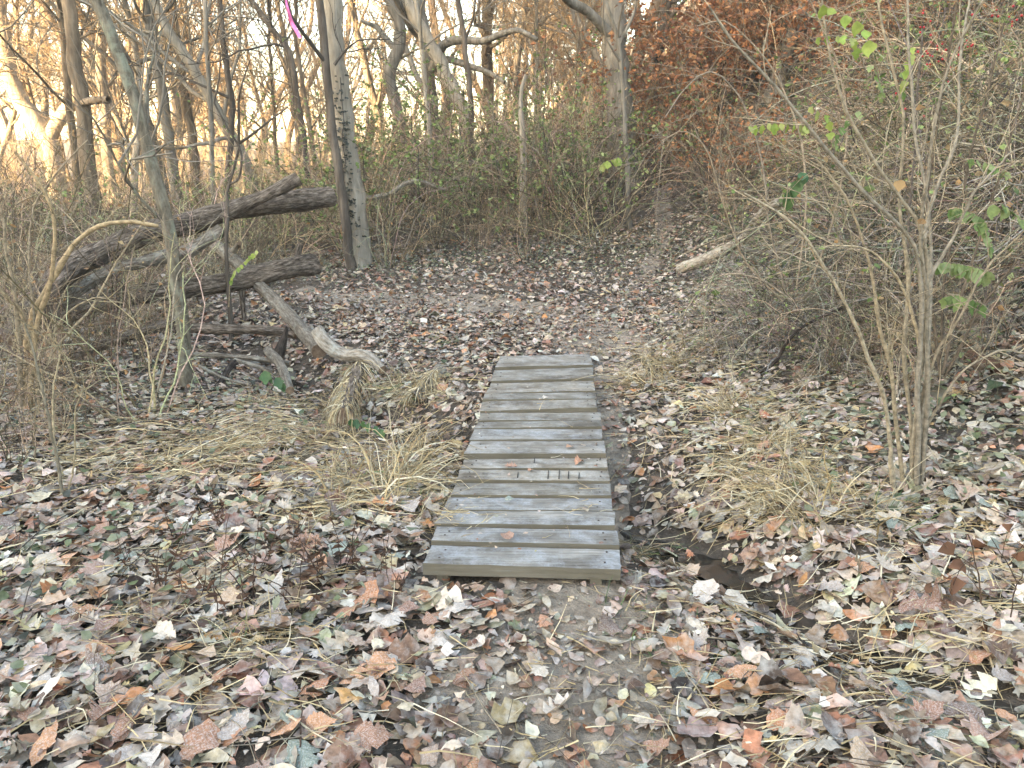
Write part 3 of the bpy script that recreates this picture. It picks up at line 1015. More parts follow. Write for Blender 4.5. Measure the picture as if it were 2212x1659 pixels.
hero_tree('thin_tree', 'thin grey stem growing right in front of the large pale trunk', [(1362, 500), (1358, 420), (1354, 330), (1345, 200), (1338, 95), (1320, 40)], 13.0, 6.5, 4.5, 'bark_grey', 15, auto=5, auto_t=(0.3, 1), twc=GR, top=1.5,
          limbs=[([(1338, 95), (1355, 60), (1372, 20), (1378, -40)], 13, 13, 4, 2)])
hero_tree('forked_tree', 'grey tree with dark crooked limbs reaching over the thicket', [(938, 330), (932, 230), (922, 130), (912, 50), (905, 0), (898, -100)], 18, 16, 14, 'bark_grey', 16, auto=3, auto_t=(0.5, 1), twc=DK, k=16,
          limbs=[([(935, 150), (945, 118), (961, 95), (994, 86), (1041, 89), (1085, 73), (1121, 66), (1161, 86)], 17.8, 16.5, 10, 4),
                 ([(940, 128), (975, 130), (1012, 142), (1056, 157), (1090, 178)], 17.8, 16.8, 8, 4),
                 ([(918, 85), (890, 60), (872, 25), (850, -10)], 17.9, 17, 9, 5)])
hero_tree('leaning_tree', 'smooth pale tree leaning across the grey tree with crooked limbs', [(1005, 260), (980, 195), (955, 145), (928, 95), (897, 42), (877, 0), (850, -60)], 17.2, 16, 12, 'bark_pale', 17, auto=3, auto_t=(0.5, 1), twc=GR)
hero_tree('thin_tree', 'slender pale stem beside the grey tree with crooked limbs', [(930, 330), (922, 230), (913, 130), (905, 60), (892, -60)], 15.5, 5.5, 4.5, 'bark_pale', 18, auto=4, auto_t=(0.3, 1), twc=GR)
hero_tree('thin_tree', 'slender dark stem crossing the long crooked limb above the thicket', [(1018, 300), (1016, 204), (1008, 140), (1000, 70), (990, 0), (978, -80)], 15.5, 6.5, 5, 'bark_dark', 19, auto=5, auto_t=(0.3, 1), twc=DK)
hero_tree('twisted_tree', 'twisted grey trunk behind the thicket near the ivy-hung tree', [(872, 310), (862, 260), (848, 200), (843, 155), (858, 110), (866, 60), (850, 20), (820, -30)], 20, 15, 10, 'bark_grey', 20, auto=6, auto_t=(0.3, 1), twc=GO,
          limbs=[([(858, 110), (830, 80), (815, 60), (780, 45)], 20, 20, 7, 3)])
hero_tree('dead_tree', 'peeling dead trunk with a broken dark side stub beyond the fallen trunks', [(196, 400), (188, 330), (177, 220), (165, 140), (152, 60), (143, 0), (132, -90)], 14, 16.5, 13.5, 'bark_brown', 21, auto=2, auto_t=(0.6, 1), twc=GR, k=16,
          limbs=[([(180, 222), (205, 217), (235, 216)], 13.9, 13.6, 8, 7)])
hero_tree('crooked_tree', 'crooked forked tree glowing gold in low sun beyond the dead trunk', [(122, 380), (117, 345), (105, 306), (73, 255), (44, 219), (22, 157), (7, 73), (-5, -20)], 26, 19, 14, 'bark_pale', 22, auto=6, auto_t=(0.4, 1), twc=GO,
          limbs=[([(105, 306), (120, 270), (146, 233), (170, 200), (197, 146), (219, 91), (215, 18), (225, -40)], 26, 26, 14, 8)])
hero_tree('sunlit_tree', 'slanting golden sunlit trunk behind the leaning lichen-grey tree', [(300, 330), (304, 260), (310, 204), (321, 146), (346, 87), (368, 11), (385, -60)], 24, 11, 9, 'bark_pale', 23, auto=6, auto_t=(0.3, 1), twc=GO)
hero_tree('woodland_tree', 'dark straight tree with furrowed bark beyond the leaning lichen-grey tree', [(384, 440), (379, 400), (368, 328), (350, 200), (328, 91), (317, 0), (310, -70)], 16.5, 11.5, 10, 'bark_grey', 24, auto=5, auto_t=(0.3, 1), twc=GR)
hero_tree('woodland_tree', 'brown tree with rust leaves around it in the sunlit wood', [(424, 390), (412, 292), (394, 182), (375, 36), (370, -40)], 20, 11, 8, 'bark_brown', 25, auto=6, auto_t=(0.3, 1), twc=GO)
hero_tree('thin_tree', 'thin grey pole tree rising behind the thick propped trunk', [(460, 420), (456, 273), (447, 110), (443, 0), (440, -60)], 13, 5.5, 4, 'bark_grey', 26, auto=6, auto_t=(0.3, 1), twc=GR)
hero_tree('thin_tree', 'dark bowed pole tree between the propped trunk and the sunlit wood', [(490, 420), (496, 330), (503, 230), (500, 204), (485, 110), (474, 0), (470, -50)], 15.5, 7, 5, 'bark_dark', 27, auto=6, auto_t=(0.3, 1), twc=DK)
hero_tree('thin_tree', 'thin tree bending away from the pale ivy-hung trunk', [(665, 400), (656, 292), (642, 219), (627, 120), (576, 47), (540, 0), (500, -50)], 15, 7, 4.5, 'bark_dark', 28, auto=7, auto_t=(0.3, 1), twc=DK)
hero_tree('broken_snag_tree', 'short broken whitish snag poking out of the thicket', [(1130, 330), (1127, 270), (1125, 219), (1130, 180), (1136, 162)], 13.5, 10, 3.5, 'bark_pale', 29, auto=0, top=0, crown=False)
hero_tree('log_sprout', 'small black forked sapling growing up beside the thick propped trunk', [(488, 520), (491, 480), (492, 400), (510, 350), (516, 310), (490, 275), (463, 237), (470, 190)], 7.3, 5.5, 2, 'bark_dark', 30, auto=2, auto_t=(0.5, 1), twc=DK, top=0.3, al=(0.2, 0.5), crown=False,
          limbs=[([(516, 310), (545, 290), (590, 255), (622, 232)], 7.3, 7.4, 3, 1.2), ([(516, 310), (516, 260), (518, 200), (540, 130)], 7.3, 7.1, 3, 1.2), ([(492, 400), (515, 385), (522, 340), (514, 310)], 7.3, 7.25, 2.5, 2)])
hero_tree('hillside_tree', 'dark branching tree on the hillside behind the rust-leaved bushes', [(1400, 260), (1410, 180), (1425, 90), (1440, 0), (1450, -60)], 20, 13, 10, 'bark_dark', 31, auto=6, auto_t=(0.3, 1), twc=DK,
          limbs=[([(1412, 130), (1432, 90), (1455, 30), (1500, -20)], 19.8, 19, 5, 3)])

# ivy on the pale tree
irng = np.random.default_rng(44)
iv = MB()
vine = resample(np.array([P(u, v, 11.5) for u, v in [(742, 170), (744, 210), (749, 265), (745, 300), (752, 350), (746, 385), (757, 425), (764, 500), (772, 575)]]), 60)
vine[:, 1] -= 0.20
vine[:, 0] -= 0.0
pb = np.array(pale_root.location)
tubes(iv, vine - pb, np.full(60, 0.008), 5, DK)
dens = np.concatenate([np.full(14, 0.3), np.full(10, 0.55), np.full(12, 0.75), np.full(12, 0.8), np.full(12, 0.12)])
tt = irng.choice(60, 240, p=dens / dens.sum())
lp = vine[tt] + irng.normal(0, 1, (240, 3)) * [0.06, 0.02, 0.05]
ivleaf = leaf_template(4, 'oak', irng)
leaves(iv, irng, ivleaf, lp - pb, irng.normal(size=(240, 3)) * 0.7 + [0, -1, 0.2], irng.uniform(0.03, 0.065, 240), np.array([(0.018, 0.022, 0.016)]) * irng.uniform(0.6, 1.9, (240, 1)), 0.6)
iv.build('ivy', M['ivy'], pale_root)

def nearest(x, y, marks):
    return min(marks, key=lambda m: (m[1] - x) ** 2 + (m[2] - y) ** 2)[0]


def mark(text, u, v, Y):
    p = P(u, v, Y)
    return (text, p[0], p[1])


LOG_MARKS = [mark('the peeling dead trunk', 190, 330, 14), mark('the thick propped trunk', 400, 480, 7), mark('the ivy-hung tree', 760, 400, 11.5), mark('the thin grey pole tree', 456, 273, 13), mark('the dark straight tree', 370, 328, 16.5)]
TREE_MARKS = [mark('the crooked golden tree', 118, 350, 26), mark('the peeling dead trunk', 190, 330, 14), mark('the dark straight tree', 370, 328, 16.5), mark('the ivy-hung tree', 760, 400, 11.5),
              mark('the grey crooked-limbed tree', 932, 230, 18), mark('the large pale trunk', 1345, 300, 16), mark('the rust-leaved bushes', 1600, 150, 18), mark('the slanting sunlit trunk', 304, 260, 24), mark('the twisted grey trunk', 860, 260, 20)]
THICKET_MARKS = [mark('the ivy-hung tree', 760, 400, 11.5), mark('the whitish snag', 1127, 270, 13.5), mark('the large pale trunk', 1345, 300, 16), mark('the grey crooked-limbed tree', 932, 230, 18), mark('the thin grey stem', 1358, 420, 13)]
RUST_MARKS = [mark('the large pale trunk', 1345, 300, 16), mark('the dark branching hillside tree', 1400, 260, 20), mark('the curved log', 1640, 470, 9), mark('the red berries', 2040, 120, 12), mark('the thin grey stem', 1358, 420, 13), mark('the pale arching twigs', 1640, 330, 11)]
HILL_MARKS = [mark('the curved log', 1580, 520, 9.5), ('the many-stemmed shrub', 1.87, 3.36), mark('the dark canes', 2060, 600, 3.9), mark('the bent dark stick', 1700, 740, 5.05), mark('the rust-leaved bushes', 1650, 200, 12), mark('the forked grey branch', 1744, 510, 6.7)]

# ------------------------------------------------------------------ copied woodland trees
def tree_variant(seed, h, r, bark, twc, rust=False, low=0.14):
    rng = np.random.default_rng(seed)
    n = 22
    c = grow(rng, np.zeros((1, 3)), np.array([[rng.normal(0, 0.12), rng.normal(0, 0.12), 1]]), np.array([h]), n, 0.10, (0, 0, 0.45))
    R = np.linspace(r, r * 0.22, n); R[0] *= 1.5
    mb = MB(); tubes(mb, c, R[None], 10, rough=0.15)
    m = 22
    p, t, _, tt = sprout(rng, c, m, low, 0.97)
    L1 = rng.uniform(1.6, 4.2, m) * (1.15 - 0.6 * tt)
    l1 = grow(rng, p, side_dirs(rng, t, rng.uniform(0.5, 1.15, m)), L1, 10, 0.17, (0, 0, 0.6))
    rr = np.interp(tt, np.linspace(0, 1, n), R)
    tubes(mb, l1, (np.clip(rr * 0.42, 0.015, 0.07))[:, None] * np.linspace(1, 0.25, 10)[None], 6, rough=0.1)
    tm = mb.mesh('trunk', M[bark])
    cr = MB()
    tw = twig_crown(rng, cr, l1, 7, 6, (0.7, 1.9), (0.3, 0.9), twc, 0.013, 0.006, 0.15)
    cm = cr.mesh('crown', M['twig_crown'])
    lm = None
    if rust:
        lf = MB()
        p, t, _, _ = sprout(rng, tw, 3, 0.2, 1)
        keep = rng.random(len(p)) < 0.85; p = p[keep]
        nn = len(p)
        pal = np.array([(0.42, 0.17, 0.07), (0.34, 0.13, 0.06), (0.46, 0.24, 0.11), (0.30, 0.15, 0.09)])
        leaves(lf, rng, leaf_template(1, 'oval', rng), p, rng.normal(size=(nn, 3)), rng.uniform(0.07, 0.13, nn), pal[rng.integers(0, 4, nn)] * rng.uniform(0.7, 1.2, (nn, 1)), 0.5)
        lm = lf.mesh('leaves', M['rust_leaf'])
    return tm, cm, lm


TV = [tree_variant(101, 15, 0.17, 'bark_grey', GR), tree_variant(102, 17, 0.22, 'bark_brown', GO, low=0.2), tree_variant(103, 12, 0.12, 'bark_pale', GO),
      tree_variant(104, 16, 0.19, 'bark_dark', DK), tree_variant(105, 13, 0.13, 'bark_grey', GO, True), tree_variant(106, 10, 0.08, 'bark_brown', GR, low=0.1), tree_variant(107, 9, 0.075, 'bark_pale', GO, True, 0.08)]
trng = np.random.default_rng(77)
LABELS = {0: 'bare grey-barked tree in the wood', 1: 'tall bare brown-barked tree in the wood', 2: 'slim bare pale-barked tree in the wood',
          3: 'bare dark-barked tree in the wood', 4: 'grey-barked tree still holding rust leaves',
          5: 'small thin bare brown tree', 6: 'small thin tree with rust leaves'}
spots = []
tries = 0
while len(spots) < 120 and tries < 6000:
    tries += 1
    Y = 16 + 44 * trng.random() ** 1.3
    u = trng.uniform(-250, 1480)
    x = (u - 1106) / FV * Y * 1.0
    if any((x - a) ** 2 + (Y - b) ** 2 < 0.9 for a, b, _ in spots): continue
    if 950 < u < 1420 and Y < 21: continue
    near = Y < 24
    if near and trng.random() < 0.45: continue
    kind = trng.choice([5, 6, 2, 0], p=[0.48, 0.27, 0.15, 0.1]) if near else trng.choice(7, p=[0.17, 0.16, 0.19, 0.1, 0.14, 0.14, 0.10])
    spots.append((x, Y, int(kind)))
for k in range(40):      # the hillside wood
    Y = trng.uniform(14, 32); x = trng.uniform(0.27, 0.62) * Y
    spots.append((x, Y, int(trng.choice([0, 3, 4, 6, 5]))))
for (x, y, k) in spots:
    tm, cm, lm = TV[k]
    r = empty('woodland_tree', (x, y, Hs(x, y) - 0.1), trng.uniform(0, 6.28), trng.uniform(0.8, 1.2))
    r.rotation_euler[0] = trng.normal(0, 0.06); r.rotation_euler[1] = trng.normal(0, 0.06)
    nm_ = nearest(x, y, TREE_MARKS)
    tag(r, LABELS[k] + ' near ' + nm_, 'tree', nm_ + ': ' + {0: 'grey background trees', 1: 'brown background trees', 2: 'pale background trees', 3: 'dark background trees', 4: 'rust-leaved background trees', 5: 'thin understorey trees', 6: 'thin rust-leaved understorey trees'}[k])
    inst('trunk', tm, r); inst('crown', cm, r)
    if lm: inst('leaves', lm, r)

# far-off wood that reads as one mass
frng = np.random.default_rng(88)
dw = MB()
nT = 160
fx_ = frng.uniform(-95, 95, nT); fy_ = frng.uniform(62, 150, nT)
fc = grow(frng, np.stack([fx_, fy_, H(fx_, fy_) - 0.2], 1), np.array([0, 0, 1.0]) + frng.normal(0, 0.1, (nT, 3)), frng.uniform(10, 19, nT), 8, 0.06, (0, 0, 0.2))
fcol = np.array([GR, GO, DK, GO])[frng.integers(0, 4, nT)]
tubes(dw, fc, frng.uniform(0.1, 0.28, (nT, 1)) * np.linspace(1, 0.25, 8)[None], 5, fcol)
p, t, pi, _ = sprout(frng, fc, 9, 0.12, 0.95)
fl = grow(frng, p, side_dirs(frng, t, frng.uniform(0.5, 1.2, len(p))), frng.uniform(1.5, 4.5, len(p)), 6, 0.18, (0, 0, 0.5))
tubes(dw, fl, np.linspace(0.05, 0.015, 6)[None] * np.ones((len(fl), 1)), 3, fcol[pi])
p, t, pi2, _ = sprout(frng, fl, 7, 0.15, 1)
ft = grow(frng, p, side_dirs(frng, t, frng.uniform(0.4, 1.1, len(p))), frng.uniform(0.7, 2.0, len(p)), 3, 0.2, (0, 0, 0.3))
tubes(dw, ft, np.linspace(0.02, 0.01, 3)[None] * np.ones((len(ft), 1)), 3, fcol[pi[pi2]])
tag(dw.build('distant_woods', M['twig_crown']), 'far-off mass of bare sunlit trees behind the wood', 'woods', None, 'stuff')

# ------------------------------------------------------------------ shrubs
def shrub_variant(seed, nst, h, spread, arch, twc, twigs=5, tl=(0.25, 0.7), r=0.006, leafcol=None, nleaf=0, lsize=(0.038, 0.065), lmat='green_leaf', tangled=0.0, t2=2):
    rng = np.random.default_rng(seed)
    a = rng.uniform(0, 6.28, nst); el = rng.uniform(0.05, 1, nst) * spread
    if tangled: el = np.where(rng.random(nst) < tangled, rng.uniform(0.9, 1.5, nst), el)
    d = np.stack([np.cos(a) * np.sin(el), np.sin(a) * np.sin(el), np.cos(el)], 1)
    p0 = np.stack([np.cos(a) * 0.12, np.sin(a) * 0.12, np.zeros(nst) - 0.05], 1) * rng.uniform(0.3, 1.8, (nst, 1))
    p0[:, 2] = -0.05 + (tangled > 0) * rng.uniform(0, 0.35, nst)
    L = h * rng.uniform(0.6, 1.15, nst)
    s = grow(rng, p0, d, L, 12, 0.16, (0, 0, -arch))
    s[..., 2] = np.maximum(s[..., 2], -0.1)
    mb = MB()
    cc = np.array(twc) * (0.26 + 1.15 * rng.random((nst, 1)) ** 1.7) * (1 + 0.08 * rng.normal(size=(nst, 3)))
    tubes(mb, s, r * rng.uniform(0.7, 1.4, (nst, 1)) * np.linspace(1, 0.35, 12)[None], 5, cc)
    p, t, pi, _ = sprout(rng, s, twigs, 0.25, 1.0)
    g = grow(rng, p, side_dirs(rng, t, rng.uniform(0.4, 1.2, len(p))), rng.uniform(*tl, len(p)), 6, 0.16, (0, 0, -0.25 * arch))
    tubes(mb, g, np.linspace(r * 0.45, r * 0.2, 6)[None] * np.ones((len(g), 1)), 3, cc[pi] * rng.uniform(0.5, 1.25, (len(g), 1)))
    if t2:
        p, t, pi2, _ = sprout(rng, g, t2, 0.2, 1.0)
        g2 = grow(rng, p, side_dirs(rng, t, rng.uniform(0.4, 1.1, len(p))), rng.uniform(0.1, 0.3, len(p)), 4, 0.15)
        tubes(mb, g2, np.linspace(r * 0.3, r * 0.17, 4)[None] * np.ones((len(g2), 1)), 3, cc[pi[pi2]])
        g = g2
    sm = mb.mesh('stems', M['twig'])
    lm = None
    if nleaf:
        lf = MB()
        p, t, _, _ = sprout(rng, g, max(1, nleaf // len(g) + 1), 0.1, 1.0)
        p = p[rng.permutation(len(p))[:nleaf]]
        pal = np.array(leafcol)
        nn = len(p)
        leaves(lf, rng, leaf_template(2, 'oval', rng), p + rng.normal(0, 0.012, (nn, 3)), rng.normal(size=(nn, 3)) + [0, 0, 0.6], rng.uniform(*lsize, nn), pal[rng.integers(0, len(pal), nn)] * rng.uniform(0.7, 1.25, (nn, 1)), 0.5)
        lm = lf.mesh('leaves', M[lmat])
    return sm, lm


TAN = (0.44, 0.36, 0.26); TAN2 = (0.34, 0.28, 0.21); GRY = (0.36, 0.32, 0.265)
GREEN = [(0.17, 0.24, 0.07), (0.25, 0.32, 0.11), (0.12, 0.17, 0.06), (0.36, 0.40, 0.18)]
RUST = [(0.44, 0.19, 0.09), (0.34, 0.145, 0.075), (0.50, 0.26, 0.13), (0.25, 0.12, 0.075)]
DRY = [(0.40, 0.24, 0.12), (0.30, 0.18, 0.10), (0.44, 0.32, 0.18)]
SV = {
    'a': shrub_variant(201, 16, 2.1, 0.75, 0.6, TAN, 6, t2=1, r=0.0075, nleaf=26, leafcol=DRY, lmat='rust_leaf'),
    'b': shrub_variant(202, 17, 1.8, 0.9, 0.8, TAN2, 6, t2=1, r=0.0075, nleaf=260, leafcol=GREEN),
    'c': shrub_variant(203, 14, 2.4, 0.8, 0.6, TAN2, 7, t2=1, r=0.0075, nleaf=420, leafcol=GREEN),
    'd': shrub_variant(204, 18, 1.3, 1.1, 0.9, TAN, 7),
    'e': shrub_variant(205, 30, 1.8, 1.1, 1.2, GRY, 6, tangled=0.45, t2=1, r=0.0075, nleaf=90, leafcol=GREEN + DRY),
    'f': shrub_variant(206, 26, 2.1, 1.0, 1.2, TAN, 6, tangled=0.4, t2=1, r=0.0075, nleaf=140, leafcol=GREEN),
    'g': shrub_variant(207, 16, 2.3, 0.8, 0.7, TAN2, 8, nleaf=1100, leafcol=RUST, lsize=(0.05, 0.09), lmat='rust_leaf', t2=3),
    'h': shrub_variant(208, 20, 1.5, 0.9, 0.8, TAN2, 8, nleaf=700, leafcol=RUST, lsize=(0.05, 0.085), lmat='rust_leaf', t2=3),
    'v': shrub_variant(210, 20, 3.0, 1.25, 1.7, GRY, 4, r=0.006, t2=1, tangled=0.3, nleaf=80, leafcol=GREEN),
    'i': shrub_variant(209, 18, 1.4, 0.6, 0.5, TAN, 5, nleaf=20, leafcol=DRY, lmat='rust_leaf'),
}
srng = np.random.default_rng(99)


def put_shrub(v, x, y, label, group, sc=1.0, name='shrub', tilt=0.08):
    sm, lm = SV[v]
    r = empty(name, (x, y, Hs(x, y)), srng.uniform(0, 6.28), sc)
    r.rotation_euler[0] = srng.normal(0, tilt); r.rotation_euler[1] = srng.normal(0, tilt)
    tag(r, label, 'shrub', group)
    inst('stems', sm, r)
    if lm: inst('leaves', lm, r)
    return r


def scatter(n, xr, yr, mind, ok, rng=srng):
    out = []; k = 0
    while len(out) < n and k < n * 60:
        k += 1
        x = rng.uniform(*xr); y = rng.uniform(*yr)
        if ok(x, y) and all((x - a) ** 2 + (y - b) ** 2 > mind * mind for a, b in out): out.append((x, y))
    return out


def tdist(x, y):
    return min(float(seg_dist(np.array([x]), np.array([y]), TRAIL)[0][0]), float(seg_dist(np.array([x]), np.array([y]), TRAIL2)[0][0]))


# centre thicket
SHL = {'a': ('bare tan upright shrub', 'tan'), 'b': ('brown shrub with scattered green leaves', 'brown leafy'), 'c': ('tall brown shrub flecked with green leaves', 'tall leafy'),
       'd': ('low bushy tan shrub', 'low tan'), 'i': ('small tan shrub with a few dry leaves', 'small tan')}
for (x, y) in scatter(80, (-3.6, 3.6), (11.2, 18.5), 0.42, lambda x, y: tdist(x, y) > 0.75 and not (y < 11.9 and x < -2.0)):
    v = srng.choice(['a', 'b', 'c', 'd', 'i'], p=[0.27, 0.25, 0.25, 0.13, 0.10]) if y > 12 else srng.choice(['d', 'i', 'b', 'a'])
    sc = srng.uniform(0.55, 0.95) if y < 12.6 else (srng.uniform(0.95, 1.4) if y < 14.5 else srng.uniform(1.05, 1.5))
    nm_ = nearest(x, y, THICKET_MARKS)
    put_shrub(v, x, y, SHL[v][0] + ' in the thicket near ' + nm_, SHL[v][1] + ' thicket shrubs near ' + nm_, sc)
# left brush
SHL2 = {'a': 'bare tan shrub stems', 'b': 'brown shrub with sparse green leaves', 'd': 'low tan brushwood', 'i': 'small dry-leaved tan shrub'}
for (x, y) in scatter(56, (-10, -2.0), (8.7, 15.5), 0.5, lambda x, y: tdist(x, y) > 0.75 and -0.72 * y < x < -0.22 * y - 0.4):
    v = srng.choice(['a', 'b', 'd', 'i'], p=[0.3, 0.2, 0.3, 0.2])
    put_shrub(v, x, y, SHL2[v] + ' behind the fallen logs near ' + nearest(x, y, LOG_MARKS), 'brush behind the fallen logs near ' + nearest(x, y, LOG_MARKS) + ': ' + v.replace('a', 'tan').replace('b', 'brown').replace('d', 'low').replace('i', 'small'), srng.uniform(0.7, 1.1))
# brush round the fallen trunks, nearer
for (u, v_, s_, k) in [(60, 830, 0.5, 'd'), (150, 810, 0.45, 'i'), (-30, 780, 0.8, 'a'), (230, 780, 0.4, 'i'), (-40, 900, 0.7, 'd'), (90, 900, 0.45, 'd'), (300, 800, 0.4, 'i'), (40, 1010, 0.4, 'i'), (150, 930, 0.35, 'i'), (200, 720, 0.55, 'i'), (300, 690, 0.5, 'i'), (420, 660, 0.45, 'i'), (120, 740, 0.6, 'd'), (360, 700, 0.4, 'd'), (480, 640, 0.5, 'd'), (560, 620, 0.4, 'i')]:
    g = G(u, v_)
    put_shrub(k, g[0], g[1], {'d': 'low tan brushwood', 'i': 'small dry-leaved tan shrub', 'a': 'bare tan shrub stems'}[k] + ' in front of the fallen trunks', 'brush in front of the fallen trunks: ' + {'d': 'low', 'i': 'small', 'a': 'tan'}[k], s_)
for (x, y) in scatter(14, (-6.5, -2.2), (4.6, 9.0), 0.45, lambda x, y: -0.72 * y < x < -0.47 * y):
    v = srng.choice(['a', 'd', 'i'])
    put_shrub(v, x, y, {'d': 'low tan brushwood', 'i': 'small dry-leaved tan shrub', 'a': 'bare tan shrub stems'}[v] + ' crowding the root end of the fallen logs', 'brush by the root end of the fallen logs: ' + {'d': 'low', 'i': 'small', 'a': 'tan'}[v], srng.uniform(0.5, 0.8))
# hillside brush
def up(x, y):
    return x - (2.0 + 0.07 * y + 0.9 * (1 - float(sstep(3.0, 6.0, y))))


SHL3 = {'e': ('tangled grey arching shrub', 'grey tangled'), 'f': ('tangled tan arching shrub with green leaves', 'tan tangled'), 'a': ('bare tan upright shrub', 'tan upright'), 'c': ('tall leafy brown shrub', 'tall leafy'),
        'd': ('low bushy tan shrub', 'low tan'), 'v': ('sprawling shrub of long thin grey canes', 'grey canes')}
for (x, y) in scatter(52, (1.6, 6.5), (4.4, 10.5), 0.34, lambda x, y: -0.15 < up(x, y) < 2.0 and x < 0.72 * y + 0.7 and tdist(x, y) > 0.65):
    v = srng.choice(['e', 'f', 'd', 'v'], p=[0.42, 0.25, 0.13, 0.20])
    low = up(x, y) < 0.5
    uu_ = 1106 + FV * x / (0.96 * y + 0.43)
    if 1435 < uu_ < 1745 and y < 11.2:
        if srng.random() < (0.1 if y < 7.2 else 0.6): continue
        put_shrub(v, x, y, SHL3[v][0] + ', cropped low in front of the curved grey log', 'low brush in front of the curved log: ' + SHL3[v][1], srng.uniform(0.32, 0.44) if y < 7.2 else srng.uniform(0.18, 0.26)); continue
    put_shrub(v, x, y, SHL3[v][0] + ' at the slope foot near ' + nearest(x, y, HILL_MARKS), 'slope foot brush near ' + nearest(x, y, HILL_MARKS) + ': ' + SHL3[v][1], srng.uniform(0.4, 0.6) if low else srng.uniform(0.65, 1.0))
for (x, y) in scatter(44, (2.5, 11), (5, 15), 0.5, lambda x, y: up(x, y) > 0.7 and tdist(x, y) > 0.7 and x < 0.8 * y + 1.2 and (y < 10 or x > 0.48 * y) and not (x < 0.385 * y and y < 11.5)):
    v = srng.choice(['e', 'f', 'a', 'c', 'v'], p=[0.26, 0.28, 0.1, 0.2, 0.16])
    put_shrub(v, x, y, SHL3[v][0] + ' up the hillside near ' + nearest(x, y, HILL_MARKS), 'hillside brush near ' + nearest(x, y, HILL_MARKS) + ': ' + SHL3[v][1], srng.uniform(0.8, 1.2))
for k in range(26):
    g = G(srng.uniform(1560, 2180), srng.uniform(640, 840))
    v = ['e', 'v', 'd', 'e'][k % 4]
    put_shrub(v, g[0], g[1], SHL3[v][0] + ' trailing over leaves near ' + nearest(g[0], g[1], HILL_MARKS), 'trailing brush near ' + nearest(g[0], g[1], HILL_MARKS) + ': ' + SHL3[v][1], srng.uniform(0.3, 0.48))
for (x, y) in scatter(42, (2.6, 11), (10.5, 21), 0.6, lambda x, y: (0.9 < up(x, y) or y > 15.5) and 0.17 * y < x < 0.5 * y + 0.5 and (tdist(x, y) > 0.8 or y > 14.5)):
    v = srng.choice(['g', 'h'])
    put_shrub(v, x, y, {'g': 'tall shrub thick with rust-orange leaves', 'h': 'low shrub thick with rust-orange leaves'}[v] + ' uphill near ' + nearest(x, y, RUST_MARKS), 'rust-leaved shrubs near ' + nearest(x, y, RUST_MARKS) + ': ' + {'g': 'tall', 'h': 'low'}[v], srng.uniform(0.85, 1.2) if y < 13 else srng.uniform(1.1, 1.7))
# far understorey: one tangled mass of brush
ur = np.random.default_rng(121)
ub = MB(); ul = MB()
fs = np.array(scatter(105, (-32, 7), (18.5, 46), 1.0, lambda x, y: abs(x + 0.17 * y) < 0.55 * y, ur))
ns_ = 13
bx_ = np.repeat(fs[:, 0], ns_) + ur.normal(0, 0.25, len(fs) * ns_); by_ = np.repeat(fs[:, 1], ns_) + ur.normal(0, 0.25, len(fs) * ns_)
aa = ur.uniform(0, 6.28, len(bx_)); ee = ur.uniform(0.05, 0.9, len(bx_))
us_ = grow(ur, np.stack([bx_, by_, H(bx_, by_) - 0.05], 1), np.stack([np.cos(aa) * np.sin(ee), np.sin(aa) * np.sin(ee), np.cos(ee)], 1), ur.uniform(1.4, 3.6, len(bx_)), 8, 0.16, (0, 0, -0.5))
uc = np.array([TAN, TAN2, GRY, GO])[ur.integers(0, 4, len(bx_))]
tubes(ub, us_, np.linspace(0.011, 0.005, 8)[None] * np.ones((len(us_), 1)), 4, uc)
p, t, pi, _ = sprout(ur, us_, 6, 0.2, 1.0)
ug = grow(ur, p, side_dirs(ur, t, ur.uniform(0.4, 1.2, len(p))), ur.uniform(0.3, 1.1, len(p)), 5, 0.16)
tubes(ub, ug, np.linspace(0.005, 0.003, 5)[None] * np.ones((len(ug), 1)), 3, uc[pi])
un = tag(ub.build('undergrowth', M['twig_crown']), 'distant tangle of bare understorey brush in the sunlit wood', 'undergrowth', None, 'stuff')
p, t, pi, _ = sprout(ur, ug, 1, 0.2, 1.0)
kp = (pi // 6 // ns_) % 5 == 0; kp = kp | (ur.random(len(p)) < 0.06); p = p[kp]; nn = len(p)
leaves(ul, ur, leaf_template(1, 'oval', ur), p, ur.normal(size=(nn, 3)), ur.uniform(0.06, 0.12, nn), np.array(RUST + DRY)[ur.integers(0, 7, nn)], 0.5)
tag(ul.build('dry_leaves', M['rust_leaf'], un), kind='stuff')


